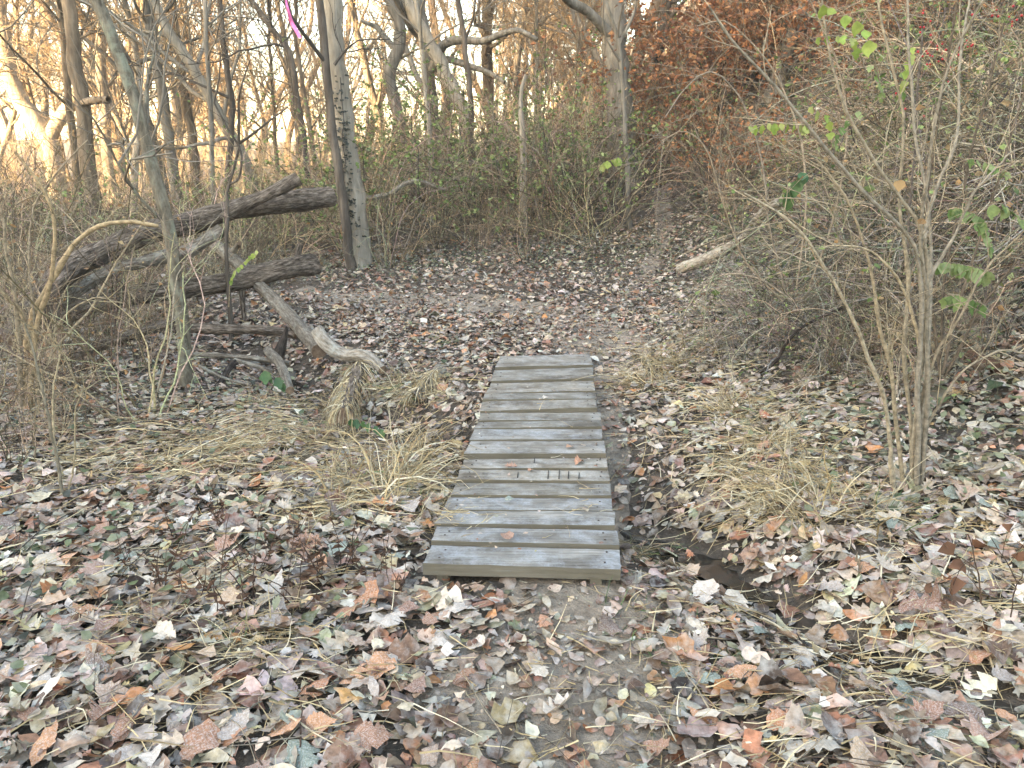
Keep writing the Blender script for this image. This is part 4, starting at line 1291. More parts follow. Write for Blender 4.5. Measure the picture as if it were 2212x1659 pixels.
# the hand-placed shrubs near the camera
def stem_shrub(name, label, stems, seed, col, twigs=6, tl=(0.15, 0.5), extra_leaf=None, jitter=0.0, t2=2, cat='shrub'):
    rng = np.random.default_rng(seed)
    f = stems[0]
    b = P(*f[0][0], f[1]); base = np.array([b[0], b[1], Hs(b[0], b[1])])
    root = empty(name, base); tag(root, label, cat)
    allp = []
    sm = MB(); tw = MB()
    for (pts, Y0, Y1, r0, r1) in stems:
        c, _ = vpath(pts, Y0, Y1)
        hz = Hs(c[0][0], c[0][1])
        if abs(c[0][2] - hz) < 0.2: c[0][2] = hz - 0.04
        c = resample(c, 26)
        c[1:] += np.cumsum(rng.normal(0, 0.003, (25, 3)), 0)
        R = np.linspace(wr(r0, Y0), wr(r1, Y1), 26) * (1 + 0.1 * rng.normal(size=26))
        sb = MB(); tubes(sb, c - base, R, 8, np.array(col) * rng.uniform(0.8, 1.2))
        sb.build('stem', M['twig'], root)
        allp.append(resample(c, 14) - base)
    A = np.array(allp)
    p, t, pi, _ = sprout(rng, A, twigs, 0.25, 1.0)
    g = grow(rng, p, side_dirs(rng, t, rng.uniform(0.4, 1.1, len(p))), rng.uniform(*tl, len(p)), 7, 0.12, (0, 0, -0.1))
    tubes(tw, g, np.linspace(0.0022, 0.0012, 7)[None] * np.ones((len(g), 1)), 4, np.array(col) * rng.uniform(0.7, 1.2, (len(g), 1)))
    if t2:
        p, t, pi, _ = sprout(rng, g, t2, 0.2, 1.0)
        g2 = grow(rng, p, side_dirs(rng, t, rng.uniform(0.4, 1.1, len(p))), rng.uniform(0.06, 0.2, len(p)), 4, 0.12)
        tubes(tw, g2, np.linspace(0.0014, 0.0009, 4)[None] * np.ones((len(g2), 1)), 3, np.array(col) * rng.uniform(0.7, 1.2, (len(g2), 1)))
        g = g2
    tag(tw.build('twigs', M['twig'], root), kind='stuff')
    if extra_leaf:
        lf = MB()
        cnt, pal, ls = extra_leaf
        p, t, _, _ = sprout(rng, g, 2, 0.3, 1.0)
        p = p[rng.permutation(len(p))[:cnt]]; nn = len(p)
        leaves(lf, rng, leaf_template(3, 'oval', rng), p, rng.normal(size=(nn, 3)), rng.uniform(*ls, nn), np.array(pal)[rng.integers(0, len(pal), nn)] * rng.uniform(0.8, 1.2, (nn, 1)), 0.8)
        lf.build('dry_leaves', M['rust_leaf'], root)
    return root, base


hs, hb = stem_shrub('stem_shrub', 'tall many-stemmed tan shrub arching over the slope by the ditch', [
    ([(1975, 1092), (1985, 900), (1995, 700), (1990, 545), (1960, 485), (1900, 430), (1800, 320), (1700, 200), (1600, 90), (1545, 0)], 3.36, 3.0, 6.5, 2),
    ([(1962, 1086), (1978, 950), (1990, 750), (1998, 600), (1985, 500), (1935, 430), (1870, 330), (1800, 170), (1772, -30)], 3.38, 3.2, 6, 2),
    ([(1988, 1086), (2000, 850), (2006, 640), (1997, 500), (2010, 380), (2045, 200), (2100, 60), (2160, -40)], 3.36, 3.1, 6, 2),
    ([(1980, 1080), (1992, 880), (2003, 720), (2010, 560), (2000, 430), (1975, 300), (1960, 120), (1950, -20)], 3.4, 3.5, 5.5, 2),
    ([(1950, 1080), (1945, 960), (1928, 800), (1902, 700), (1880, 560), (1830, 420), (1760, 330)], 3.4, 3.3, 5.5, 2),
    ([(1932, 1092), (1912, 885), (1883, 796), (1846, 701), (1773, 573), (1700, 480), (1600, 420)], 3.36, 3.1, 6, 2),
    ([(1985, 900), (2020, 780), (2075, 690), (2130, 600), (2212, 520)], 3.36, 3.2, 4, 1.8),
    ([(1990, 960), (2030, 880), (2090, 800), (2170, 760), (2240, 770)], 3.36, 3.2, 3.5, 1.8),
    ([(1990, 760), (1960, 650), (1925, 590), (1860, 540), (1770, 535)], 3.36, 3.2, 4, 1.5),
    ([(1995, 620), (2060, 520), (2110, 420), (2180, 340), (2230, 320)], 3.36, 3.3, 4, 1.5),
    ([(1992, 560), (2010, 430), (2060, 300), (2070, 140), (2100, -10)], 3.36, 3.6, 4, 2),
    ([(1968, 1080), (1966, 930), (1950, 760), (1958, 600), (1940, 440), (1945, 250), (1910, 90), (1890, -30)], 3.42, 3.7, 5.5, 2),
], 301, (0.33, 0.285, 0.22), 11, (0.15, 0.6), (38, [(0.42, 0.26, 0.13), (0.46, 0.34, 0.2)], (0.02, 0.04)))
stem_shrub('cane_shrub', 'straight dark canes rising behind the many-stemmed tan shrub', [
    ([(2030, 800), (2000, 560), (2007, 400), (2030, 240), (2062, 30), (2075, -50)], 3.9, 3.8, 3.2, 2),
    ([(2030, 810), (2045, 600), (2090, 400), (2130, 230), (2175, 60)], 3.95, 3.9, 3.2, 2),
    ([(2035, 810), (2075, 640), (2140, 430), (2190, 260), (2240, 120)], 3.9, 3.8, 3.2, 2),
    ([(2025, 800), (1965, 640), (1960, 450), (1975, 260), (1990, 60)], 4.0, 4.1, 3, 2),
    ([(2040, 815), (2110, 680), (2180, 580), (2260, 500)], 3.9, 3.7, 3, 2)], 302, (0.14, 0.115, 0.095), 9, (0.15, 0.6))
stem_shrub('arching_shrub', 'pale arching twigs crossing in front of the rust-leaved hillside bushes', [
    ([(1700, 640), (1660, 480), (1640, 330), (1600, 210), (1540, 150), (1480, 190), (1440, 250)], 5.5, 5.3, 2.4, 1.1),
    ([(1720, 640), (1740, 450), (1720, 300), (1680, 190), (1620, 110), (1560, 60), (1500, 70)], 5.6, 5.4, 2.4, 1.1),
    ([(1690, 650), (1610, 560), (1560, 440), (1530, 330), (1480, 280), (1430, 300)], 5.4, 5.3, 2.2, 1.0),
    ([(1740, 640), (1800, 480), (1830, 300), (1810, 150), (1770, 50), (1740, -30)], 5.6, 5.4, 2.4, 1.1),
    ([(1730, 650), (1850, 520), (1950, 400), (2030, 330), (2120, 320)], 5.6, 5.2, 2.2, 1.0),
    ([(1710, 650), (1640, 600), (1560, 590), (1500, 640), (1465, 700)], 5.4, 5.6, 2, 1.0)], 303, (0.30, 0.25, 0.20), 14, (0.2, 0.8))
stem_shrub('stem_shrub', 'tan multi-stemmed shrub with one thick bowed stem beside the fallen trunks', [
    ([(52, 880), (58, 780), (65, 700), (85, 650), (117, 598), (164, 529), (219, 489), (284, 481), (343, 492)], 4.7, 4.9, 7, 4.5),
    ([(62, 880), (70, 780), (82, 690), (100, 640), (112, 560), (100, 450), (60, 380), (20, 330)], 4.7, 4.5, 7, 2.5),
    ([(45, 880), (40, 740), (30, 620), (12, 540), (0, 470), (-20, 400)], 4.7, 4.6, 6, 2.5),
    ([(80, 850), (60, 700), (25, 650), (-20, 600)], 4.7, 4.5, 5, 3),
    ([(60, 870), (90, 760), (140, 680), (200, 640), (260, 650)], 4.7, 4.9, 3.5, 1.5),
    ([(60, 870), (110, 760), (190, 660), (250, 560), (310, 470)], 4.7, 5.0, 3.5, 1.5),
    ([(55, 870), (70, 700), (60, 560), (80, 430), (160, 330), (190, 300)], 4.7, 4.8, 3, 1.5)], 304, (0.38, 0.30, 0.205), 7, (0.15, 0.5), (60, DRY, (0.02, 0.035)))
stem_shrub('stem_shrub', 'bare thin shoots rising in front of the dead brown weeds', [
    ([(140, 1120), (125, 1000), (105, 900), (80, 800), (50, 700)], 3.45, 3.4, 4, 2),
    ([(150, 1130), (130, 1040), (120, 960), (118, 870), (140, 760)], 3.45, 3.5, 3.5, 1.5),
    ([(145, 1125), (160, 1000), (170, 900), (190, 830)], 3.45, 3.5, 2.5, 1.2),
    ([(155, 1140), (165, 1180), (200, 1215)], 3.4, 2.95, 3, 2)], 305, (0.34, 0.29, 0.21), 5, (0.1, 0.3), (12, DRY, (0.02, 0.035)))
stem_shrub('stem_shrub', 'thin grey stems with dangling brown leaves at the edge of the ditch bank', [
    ([(2190, 1480), (2150, 1370), (2120, 1260), (2105, 1180)], 2.3, 2.35, 3, 1.5),
    ([(2195, 1490), (2180, 1400), (2185, 1300), (2212, 1230)], 2.3, 2.3, 2.5, 1.2)], 306, (0.10, 0.07, 0.055), 3, (0.06, 0.2), (14, [(0.2, 0.1, 0.06), (0.15, 0.08, 0.05)], (0.04, 0.08)))

# leafy twigs: rows of yellow-green leaves hanging from a twig
def leafy_twig(label, a, b, Y, n, ln, cols, seed, hang=True, mt='green_leaf'):
    rng = np.random.default_rng(seed)
    pa, pb_ = P(*a, Y), P(*b, Y)
    dist = np.linalg.norm(pb_ - pa)
    ext = (pa - pb_) * 0.5 + np.array([0.03, 0.1, -0.12])
    c = resample(np.array([pa + ext, pa, (pa + pb_) / 2 + [0, 0, 0.012], pb_]), 20)
    root = empty('leafy_twig', c[0]); tag(root, label, 'leafy twig', 'leafy twigs in the hillside brush')
    tb = MB(); tubes(tb, c - c[0], np.linspace(0.003, 0.0015, 20), 5, TAN2); tb.build('stem', M['twig'], root)
    tpl = leaf_template(6, 'oval', rng)
    s = wr(ln, Y) * 0.8
    for k in range(n):
        t = 0.4 + 0.6 * (k + 0.5) / n
        i = min(18, int(t * 19))
        lm = MB()
        sz = s * rng.uniform(0.75, 1.2)
        nr = np.array([[rng.normal(0, 0.5), -1, rng.normal(0.25, 0.3)]])
        col = np.array(cols)[rng.integers(0, len(cols))][None] * rng.uniform(0.85, 1.2)
        # blade hangs: local y axis points down
        leaves_dir(lm, rng, tpl, c[i] - c[0] + [0, -0.004, 0], nr[0], np.array([rng.normal(0, 0.25), 0, -1.0]) if hang else rng.normal(size=3), sz, col)
        lm.build('leaf', M[mt], root)
    return root


def leaves_dir(mb, rng, tpl, p, nrm, ydir, size, col, curl=0.35):
    xy, f = tpl
    nrm = norm(np.array([nrm]))[0]
    ty = norm((ydir - np.dot(ydir, nrm) * nrm)[None])[0]; tx = np.cross(ty, nrm)
    x = xy[:, 0]; y = xy[:, 1] + 0.5
    z = rng.normal(0.2, curl) * x * x * 2 + rng.normal(0, curl * 0.6) * y * y + rng.normal(0.25, 0.15) * np.abs(x)
    v = p + size * (x[:, None] * tx * 1.15 + y[:, None] * ty + z[:, None] * nrm)
    mb.add(v, f, col=np.repeat(col, len(v), 0))


YG = [(0.30, 0.36, 0.08), (0.24, 0.33, 0.07), (0.34, 0.37, 0.12)]
DG = [(0.06, 0.12, 0.05), (0.09, 0.16, 0.06)]
MG = [(0.13, 0.20, 0.06), (0.20, 0.26, 0.09), (0.26, 0.31, 0.13)]
lt = [((1868, 66), (1765, 5), 3.1, 6, 36, YG, 'twig of large yellow-green leaves above the arching tan shrub'),
      ((1845, 88), (1755, 82), 3.3, 7, 24, YG, 'level twig of hanging yellow-green leaves under the large-leaved twig'),
      ((1740, 272), (1605, 274), 3.3, 12, 24, YG, 'long level twig lined with hanging yellow-green leaves before the rust-leaved bushes'),
      ((1790, 262), (1730, 226), 3.4, 5, 24, YG, 'short twig of yellow-green leaves beside the arching tan stems'),
      ((1815, 278), (1862, 236), 3.5, 6, 24, MG, 'twig of green leaves rising beside the arching tan stems'),
      ((1962, 140), (1975, 85), 3.6, 5, 24, YG, 'twig of yellow-green leaves beside the red berries'),
      ((1950, 190), (1945, 140), 3.8, 5, 20, MG, 'twig of small green leaves below the red berries'),
      ((1735, 372), (1702, 430), 3.6, 7, 34, DG, 'dark green leaf cluster above the curved grey log'),
      ((2085, 345), (2185, 375), 3.6, 9, 24, MG, 'twig of green leaves among the dark canes'),
      ((2055, 450), (2135, 485), 3.4, 11, 34, MG, 'large green rounded leaves behind the many-stemmed shrub'),
      ((2150, 440), (2212, 480), 3.4, 6, 34, MG, 'large green leaves hanging at the end of the dark canes'),
      ((2030, 570), (2150, 590), 3.5, 14, 40, MG, 'spreading pale green leaves low behind the many-stemmed shrub'),
      ((2050, 640), (2130, 660), 3.6, 10, 36, MG, 'lowest cluster of green leaves behind the many-stemmed shrub'),
      ((1880, 140), (1905, 205), 4.2, 6, 22, MG, 'drooping twig of green leaves before the rust-leaved bushes'),
      ((2115, 480), (2140, 540), 3.6, 6, 30, MG, 'hanging green leaves beside the dark canes'),
      ((570, 800), (618, 835), 4.3, 4, 34, DG, 'dull green leaf spray in front of the short mossy log'),
      ((500, 600), (560, 535), 5.4, 11, 14, YG, 'feathery yellow-green leaf spray in front of the charred fallen trunk'),
      ((760, 905), (830, 930), 3.9, 6, 26, DG, 'dark green bramble leaves by the straw-draped log'),
      ((1300, 355), (1340, 340), 11.5, 6, 22, YG, 'bright green leaves in front of the large pale trunk')]
for k, (a, b, Y, n, ln, cols, lab) in enumerate(lt):
    leafy_twig(lab, a, b, Y, n, ln, cols, 400 + k)
leafy_twig('single curled tan leaf caught in the many-stemmed shrub', (1945, 380), (1935, 384), 3.3, 1, 40, [(0.42, 0.27, 0.13)], 450, mt='rust_leaf')

# red berries on a twig
brng = np.random.default_rng(61)
bt = empty('berry_twig', P(2040, 130, 3.9)); tag(bt, 'thin twigs dotted with red berries high in the hillside brush', 'berry twig')
b0 = np.array(bt.location)
tb = MB(); cs = []
for pts in ([(2075, 190), (2040, 120), (2010, 60), (1995, 15)], [(2060, 150), (2000, 120), (1970, 125)], [(2045, 130), (2090, 95), (2120, 85)], [(2212, 60), (2160, 30), (2100, 40)], [(2050, 330), (1960, 300), (1900, 330)], [(2030, 260), (1960, 215), (1920, 180)]):
    c, _ = vpath(pts, 3.9, 3.8); c = resample(c, 14); cs.append(c); tubes(tb, c - b0, np.linspace(0.0025, 0.0015, 14), 4, TAN2)
tb.build('stem', M['twig'], bt)
cs = np.array(cs)
t = np.linspace(0, math.pi, 6); ph = np.arange(8) * math.pi / 4
sv = np.stack([np.outer(np.sin(t), np.cos(ph)), np.outer(np.sin(t), np.sin(ph)), np.outer(np.cos(t), np.ones(8))], -1).reshape(-1, 3)
ii = np.arange(48).reshape(6, 8)
bm_ = MB(); bm_.add(sv, np.stack([ii[:-1], np.roll(ii, -1, 1)[:-1], np.roll(ii, -1, 1)[1:], ii[1:]], -1).reshape(-1, 4))
berry_me = bm_.mesh('berry', M['berry'])
for k in range(60):
    c = cs[brng.choice(6, p=[0.3, 0.25, 0.2, 0.15, 0.05, 0.05])]; p = c[brng.integers(2, 14)] + brng.normal(0, 0.015, 3)
    o = inst('berry', berry_me, bt); o.location = p - b0; s = brng.uniform(0.0045, 0.0065); o.scale = (s, s, s)

# pink flagging ribbon on a twig above the clearing
rp = resample(np.array([P(u, v, Y) for u, v, Y in [(612, -45, 7.0), (617, -5, 7.0), (622, 20, 6.98), (630, 48, 7.02), (640, 66, 7.0), (648, 82, 6.97)]]), 40)
wv = np.interp(np.arange(40), [0, 10, 20, 30, 39], [0.006, 0.010, 0.013, 0.018, 0.013])
ang = np.interp(np.arange(40), [0, 10, 22, 30, 39], [0.3, 1.2, 0.5, 0.1, 0.5])
sd = np.stack([np.cos(ang), np.sin(ang), 0.15 * np.sin(ang * 3)], 1)
rb = MB(); th = np.array([0, 0.0006, 0])
vv = np.stack([rp - sd * wv[:, None], rp + sd * wv[:, None], rp + sd * wv[:, None] + th, rp - sd * wv[:, None] + th], 1)
i = np.arange(160).reshape(40, 4)
rb.add(vv - rp[0], np.stack([i[:-1], np.roll(i, -1, 1)[:-1], np.roll(i, -1, 1)[1:], i[1:]], -1).reshape(-1, 4))
ro = rb.build('flagging_ribbon', M['ribbon']); ro.location = rp[0]
tag(ro, 'bright pink plastic flagging ribbon hanging from a twig above the trail', 'ribbon')

# ------------------------------------------------------------------ grass
STRAW = np.array([(0.56, 0.43, 0.24), (0.64, 0.52, 0.33), (0.47, 0.35, 0.19), (0.66, 0.57, 0.41), (0.38, 0.28, 0.16)])


def tuft_mesh(seed, nb, L, flop, green=0.0, lean=(0, 0)):
    rng = np.random.default_rng(seed)
    a = rng.uniform(0, 6.28, nb)
    d = np.stack([np.cos(a) * 0.6 + lean[0], np.sin(a) * 0.6 + lean[1], rng.uniform(0.5, 1.5, nb)], 1)
    p0 = np.stack([rng.normal(0, 0.12, nb), rng.normal(0, 0.07, nb), np.full(nb, -0.02)], 1)
    bx = rng.normal(0, 0.5, (4, 2))[rng.integers(0, 4, nb)]; d[:, :2] = d[:, :2] * 0.6 + bx
    g = grow(rng, p0, d, L * rng.uniform(0.25, 1.25, nb), 7, 0.17, (lean[0], lean[1], -flop))
    g[..., 2] = np.maximum(g[..., 2], 0.004 + 0.03 * rng.random((nb, 1)))
    c = STRAW[rng.integers(0, 5, nb)] * rng.uniform(0.5, 1.15, (nb, 1))
    gm_ = rng.random(nb) < green
    c[gm_] = np.array([0.10, 0.15, 0.06]) * rng.uniform(0.7, 1.5, (gm_.sum(), 1))
    mb = MB(); ribbons(mb, rng, g, rng.uniform(0.0015, 0.0050, nb), c)
    return mb.mesh('blades', M['straw'])


TU = [tuft_mesh(501, 250, 0.52, 1.8), tuft_mesh(502, 210, 0.42, 1.8, 0.06), tuft_mesh(503, 150, 0.26, 1.7, 0.1), tuft_mesh(504, 240, 0.46, 3.0, 0.03, (0.4, -0.3)), tuft_mesh(505, 90, 0.14, 1.2, 0.85)]
tuft_list = [(850, 1070, 0, 1.0, 'big dry grass tuft spilling beside the bridge planks'), (715, 1095, 3, 0.9, 'flattened straw grass clump next to the big dry tuft'), (900, 990, 1, 0.9, 'dry grass tuft standing at the bridge edge by the ditch'),
             (780, 1045, 1, 0.9, 'straw grass clump between the two larger tufts beside the bridge'), (745, 885, 3, 0.9, 'straw grass draped over the log end by the creek'), (735, 905, 0, 0.6, 'loose straw hanging at the foot of the straw-draped log'), (770, 800, 1, 0.7, 'straw grass on top of the straw-draped log'),
             (905, 850, 1, 0.8, 'dry grass tuft over the half buried sawn log'), (875, 835, 2, 1.0, 'small grass tuft behind the half buried sawn log'), (1405, 835, 0, 0.8, 'dry grass tuft overhanging the ditch past the bridge'),
             (1450, 790, 1, 0.9, 'straw clump on the bank above the ditch past the bridge'), (1590, 900, 1, 0.9, 'dry grass tuft below the bent dark stick'), (1530, 745, 1, 0.8, 'pale grass clump at the foot of the hillside'),
             (1745, 1095, 0, 1.0, 'wide dry grass clump at the foot of the many-stemmed shrub'), (1690, 1110, 3, 0.8, 'flattened straw beside the wide dry clump'), (1860, 1120, 2, 1.1, 'green-tinged grass tuft touching the many-stemmed shrub'),
             (1600, 1010, 3, 0.7, 'flattened straw on the ditch bank'), (1660, 960, 1, 0.6, 'small straw tuft up the ditch bank'), (560, 880, 1, 0.6, 'straw tuft near the short mossy log'), (640, 880, 3, 0.5, 'low straw clump by the creek edge'),
             (935, 1120, 2, 0.6, 'small grass tuft leaning onto the bridge planks'), (1345, 1200, 2, 0.6, 'thin grass tuft at the near bridge corner by the ditch'), (1290, 770, 2, 0.5, 'small grass tuft at the far bridge end'),
             (560, 1400, 2, 0.7, 'wispy straw stems among the fallen leaves'), (380, 1010, 3, 0.8, 'matted straw near the dead brown weeds'), (520, 985, 3, 0.8, 'matted straw beyond the dead brown weeds'), (640, 960, 3, 0.6, 'matted straw by the green bramble leaves'),
             (1370, 1320, 4, 0.9, 'small green grass tuft by the near bridge corner'), (1470, 1210, 4, 0.8, 'small green grass tuft on the edge of the ditch'), (955, 740, 4, 0.9, 'green grass tuft on the trail side past the bridge'),
             (1500, 1420, 4, 0.7, 'green grass sprouting from leaves below the puddle'), (925, 1085, 4, 0.9, 'frosty green grass tuft at the bridge side')]
for (u, v_, k, s, lab) in tuft_list:
    g = G(u, v_)
    r = empty('grass_tuft', g, srng.uniform(0, 6.28), s)
    tag(inst('blades', TU[k], r), kind='stuff')
    tag(r, lab, 'grass tuft')

# straw draped over the two log ends by the creek
for lg, pts, ya, yb, rv, cnt in ((straw_log, [(742, 900), (752, 860), (775, 800)], 4.75, 5.45, 20, 300), (sawn_log, [(895, 862), (925, 830), (940, 812)], 5.05, 5.4, 15, 110)):
    dr = np.random.default_rng(cnt)
    c_, _ = vpath(pts, ya, yb); c_ = resample(c_, 30)
    R_ = wr(rv, (ya + yb) / 2)
    k_ = dr.integers(0, 30, cnt)
    sx_ = np.where(dr.random(cnt) < 0.5, -1.0, 1.0) * dr.uniform(0.1, 0.9, cnt)
    p_ = c_[k_] + np.stack([R_ * sx_ * 0.7, np.zeros(cnt), R_ * (1.12 - 0.35 * np.abs(sx_))], 1)
    ax_ = norm(c_[0] - c_[-1])
    d_ = ax_[None] * dr.uniform(0.3, 1.2, (cnt, 1)) + np.stack([sx_ * 0.9, dr.normal(-0.2, 0.3, cnt), dr.uniform(-0.1, 0.5, cnt)], 1)
    g_ = grow(dr, p_, d_, dr.uniform(0.12, 0.34, cnt), 7, 0.1, (0, 0, -2.2))
    g_[..., 2] = np.maximum(g_[..., 2], H(g_[..., 0], g_[..., 1]) + 0.03)
    mb = MB(); ribbons(mb, dr, g_ - np.array(lg.location), dr.uniform(0.0016, 0.004, cnt), STRAW[dr.integers(0, 5, cnt)] * dr.uniform(0.7, 1.15, (cnt, 1)))
    tag(mb.build('straw', M['straw'], lg), kind='stuff')

# loose straw lying about
lrng = np.random.default_rng(12)
st = MB()
def straw_patch(n, cu, cvv, su, sv_, L=0.3, zz=0.035):
    us = lrng.normal(cu, su, n); vs_ = lrng.normal(cvv, sv_, n)
    p = np.array([plane_pt(u, min(max(v, 640), 1900), 0.0) for u, v in zip(us, vs_)])
    a = lrng.normal(0.2, 0.7, n)
    d = np.stack([np.cos(a), np.sin(a), lrng.uniform(-0.02, 0.25, n)], 1)
    g = grow(lrng, p, d, L * lrng.uniform(0.4, 1.2, n), 5, 0.12, (0, 0, -0.35))
    hz = H(g[..., 0], g[..., 1])
    g[..., 2] = hz + np.clip(g[..., 2], 0.0, 0.09) + zz * lrng.uniform(0.5, 1.6, (n, 1))
    c = STRAW[lrng.integers(0, 5, n)] * lrng.uniform(0.7, 1.25, (n, 1))
    ok = ~in_bridge(g[:, :, 0], g[:, :, 1], 0.02).any(1)
    ribbons(st, lrng, g[ok], lrng.uniform(0.0016, 0.0034, n)[ok], c[ok])
for a in [(700, 420, 960, 190, 45, 0.35), (420, 760, 1080, 120, 40, 0.35), (300, 560, 900, 120, 30, 0.3), (500, 1640, 1010, 120, 60, 0.3), (380, 1560, 900, 130, 50, 0.28), (260, 1430, 800, 90, 40, 0.25),
          (420, 1800, 1420, 280, 120, 0.18), (300, 2050, 1250, 160, 110, 0.25), (250, 560, 1480, 260, 110, 0.2), (260, 900, 880, 70, 50, 0.25), (200, 100, 1000, 120, 70, 0.3), (250, 1700, 1700, 300, 90, 0.15), (200, 400, 1250, 200, 60, 0.25)]:
    straw_patch(*a)
fn = 4200
fy2 = 1.35 + 4.2 * lrng.random(fn) ** 1.1; fx2 = lrng.uniform(-0.85, 0.85, fn) * (fy2 + 0.4)
fa = lrng.uniform(0, 6.28, fn)
fg = grow(lrng, np.stack([fx2, fy2, np.zeros(fn)], 1), np.stack([np.cos(fa), np.sin(fa), lrng.normal(0.05, 0.12, fn)], 1), lrng.uniform(0.03, 0.15, fn), 4, 0.16)
fg[..., 2] = H(fg[..., 0], fg[..., 1]) + np.clip(fg[..., 2], -0.01, 0.05) + lrng.uniform(0.03, 0.06, (fn, 1))
fk = ~in_bridge(fg[:, :, 0], fg[:, :, 1], 0.02).any(1) & (lrng.random(fn) < 0.25 + 0.75 * sstep(0.45, 0.6, vnoise(fx2 * 2, fy2 * 2, 55)))
ribbons(st, lrng, fg[fk], lrng.uniform(0.001, 0.0026, fn)[fk], (STRAW[lrng.integers(0, 5, fn)] * lrng.uniform(0.5, 1.15, (fn, 1)))[fk])
dn = 70
dp = np.array([plane_pt(u, v, BTOP + 0.022) for u, v in zip(np.concatenate([lrng.normal(985, 28, 40), lrng.normal(1262, 25, 16), lrng.uniform(1000, 1290, 14)]), np.concatenate([lrng.normal(1122, 14, 40), lrng.normal(1088, 12, 16), lrng.uniform(800, 1200, 14)]))])
da = lrng.normal(0.3, 0.6, dn) + math.pi * (lrng.random(dn) < 0.5)
dg = grow(lrng, dp, np.stack([np.cos(da), np.sin(da), lrng.uniform(0, 0.2, dn)], 1), lrng.uniform(0.03, 0.14, dn), 5, 0.15, (0, 0, -0.25))
dg[..., 2] = np.maximum(dg[..., 2], BTOP + 0.02)
ribbons(st, lrng, dg, lrng.uniform(0.0012, 0.0022, dn), STRAW[lrng.integers(0, 5, dn)])
tag(st.build('straw', M['straw']), 'dry straw strewn over the fallen leaves', 'straw', None, 'stuff')

# loose twigs
tw = MB(); nt_ = 900
yy = 1.5 + 11 * lrng.random(nt_) ** 1.3; xx = lrng.uniform(-0.8, 0.8, nt_) * (yy + 0.5)
ok = ~in_bridge(xx, yy, 0.12); xx, yy = xx[ok], yy[ok]; nt_ = len(xx)
a = lrng.uniform(0, 6.28, nt_)
g = grow(lrng, np.stack([xx, yy, np.zeros(nt_)], 1), np.stack([np.cos(a), np.sin(a), lrng.normal(0.05, 0.1, nt_)], 1), lrng.uniform(0.08, 0.4, nt_), 6, 0.12)
g[..., 2] = H(g[..., 0], g[..., 1]) + np.clip(g[..., 2], -0.01, 0.08) + 0.035
ok = ~in_bridge(g[:, :, 0], g[:, :, 1], 0.02).any(1)
tubes(tw, g[ok], (lrng.uniform(0.0012, 0.0035, nt_)[:, None] * np.linspace(1, 0.5, 6)[None])[ok], 4, (np.array([TAN2, DK, GR, (0.12, 0.08, 0.06)])[lrng.integers(0, 4, nt_)])[ok])
tag(tw.build('twigs', M['twig']), 'small broken twigs scattered over the forest floor', 'twigs', None, 'stuff')

# dead brown weeds
wrng = np.random.default_rng(41)
def weed_mesh(seed):
    rng = np.random.default_rng(seed)
    ns = 5
    s = grow(rng, rng.normal(0, 0.03, (ns, 3)) * [1, 1, 0], np.stack([rng.normal(0, 0.35, ns), rng.normal(0, 0.35, ns), np.ones(ns)], 1), rng.uniform(0.18, 0.42, ns), 8, 0.12)
    mb = MB(); tubes(mb, s, np.linspace(0.0025, 0.0012, 8)[None] * np.ones((ns, 1)), 4, (0.08, 0.055, 0.045))
    sm = mb.mesh('stems', M['twig'])
    p, t, _, _ = sprout(rng, s, 4, 0.3, 1.0); nn = len(p)
    lf = MB(); leaves(lf, rng, leaf_template(3, 'narrow', rng), p + rng.normal(0, 0.012, (nn, 3)) - [0, 0, 0.015], rng.normal(size=(nn, 3)) * [1, 1, 0.3], rng.uniform(0.025, 0.05, nn), np.array([(0.12, 0.07, 0.05), (0.17, 0.095, 0.065), (0.08, 0.05, 0.04)])[rng.integers(0, 3, nn)], 1.0)
    return sm, lf.mesh('leaves', M['rust_leaf'])
WV = [weed_mesh(601 + k) for k in range(4)]
for k, (u, v_) in enumerate([(690, 1270), (640, 1330), (560, 1240), (440, 1300), (350, 1290), (740, 1240), (800, 1260), (520, 1330), (280, 1240), (630, 1180), (390, 1180), (860, 1290), (480, 1150)]):
    g = G(u, v_)
    r = empty('dead_weed', g, wrng.uniform(0, 6.28), wrng.uniform(0.6, 1.0))
    tag(r, 'dead weed with shrivelled dark brown leaves standing in the leaf litter', 'weed', 'dead brown weeds')
    inst('stems', WV[k % 4][0], r); inst('leaves', WV[k % 4][1], r)

# ------------------------------------------------------------------ fallen leaves
PAL = np.array([1.03, 1.0, 0.93]) * np.array([(0.47, 0.38, 0.31), (0.53, 0.45, 0.38), (0.41, 0.31, 0.235), (0.30, 0.19, 0.135), (0.24, 0.13, 0.09), (0.36, 0.17, 0.10), (0.44, 0.20, 0.09), (0.16, 0.105, 0.08), (0.60, 0.54, 0.48), (0.37, 0.29, 0.25),
                (0.28, 0.265, 0.18), (0.19, 0.185, 0.10), (0.50, 0.38, 0.21), (0.07, 0.05, 0.042)])
WT_L = np.array([13, 9, 14, 15, 12, 7, 3.5, 9, 5, 9, 3, 1.5, 3, 4]); WT_R = np.array([15, 12, 12, 9, 6, 3.5, 2, 7, 9, 9, 8, 4, 4, 4])
frn = np.random.default_rng(2024)
tpl_hi = [leaf_template(6, 'oval', frn), leaf_template(7, 'oval', frn), leaf_template(7, 'round', frn), leaf_template(7, 'oak', frn), leaf_template(5, 'oval', frn), leaf_template(4, 'narrow', frn), leaf_template(4, 'narrow', frn)]
tpl_mid = [leaf_template(3, 'oval', frn), leaf_template(3, 'round', frn), leaf_template(3, 'oval', frn), leaf_template(3, 'narrow', frn)]
tpl_lo = [leaf_template(1, 'oval', frn), leaf_template(2, 'round', frn)]


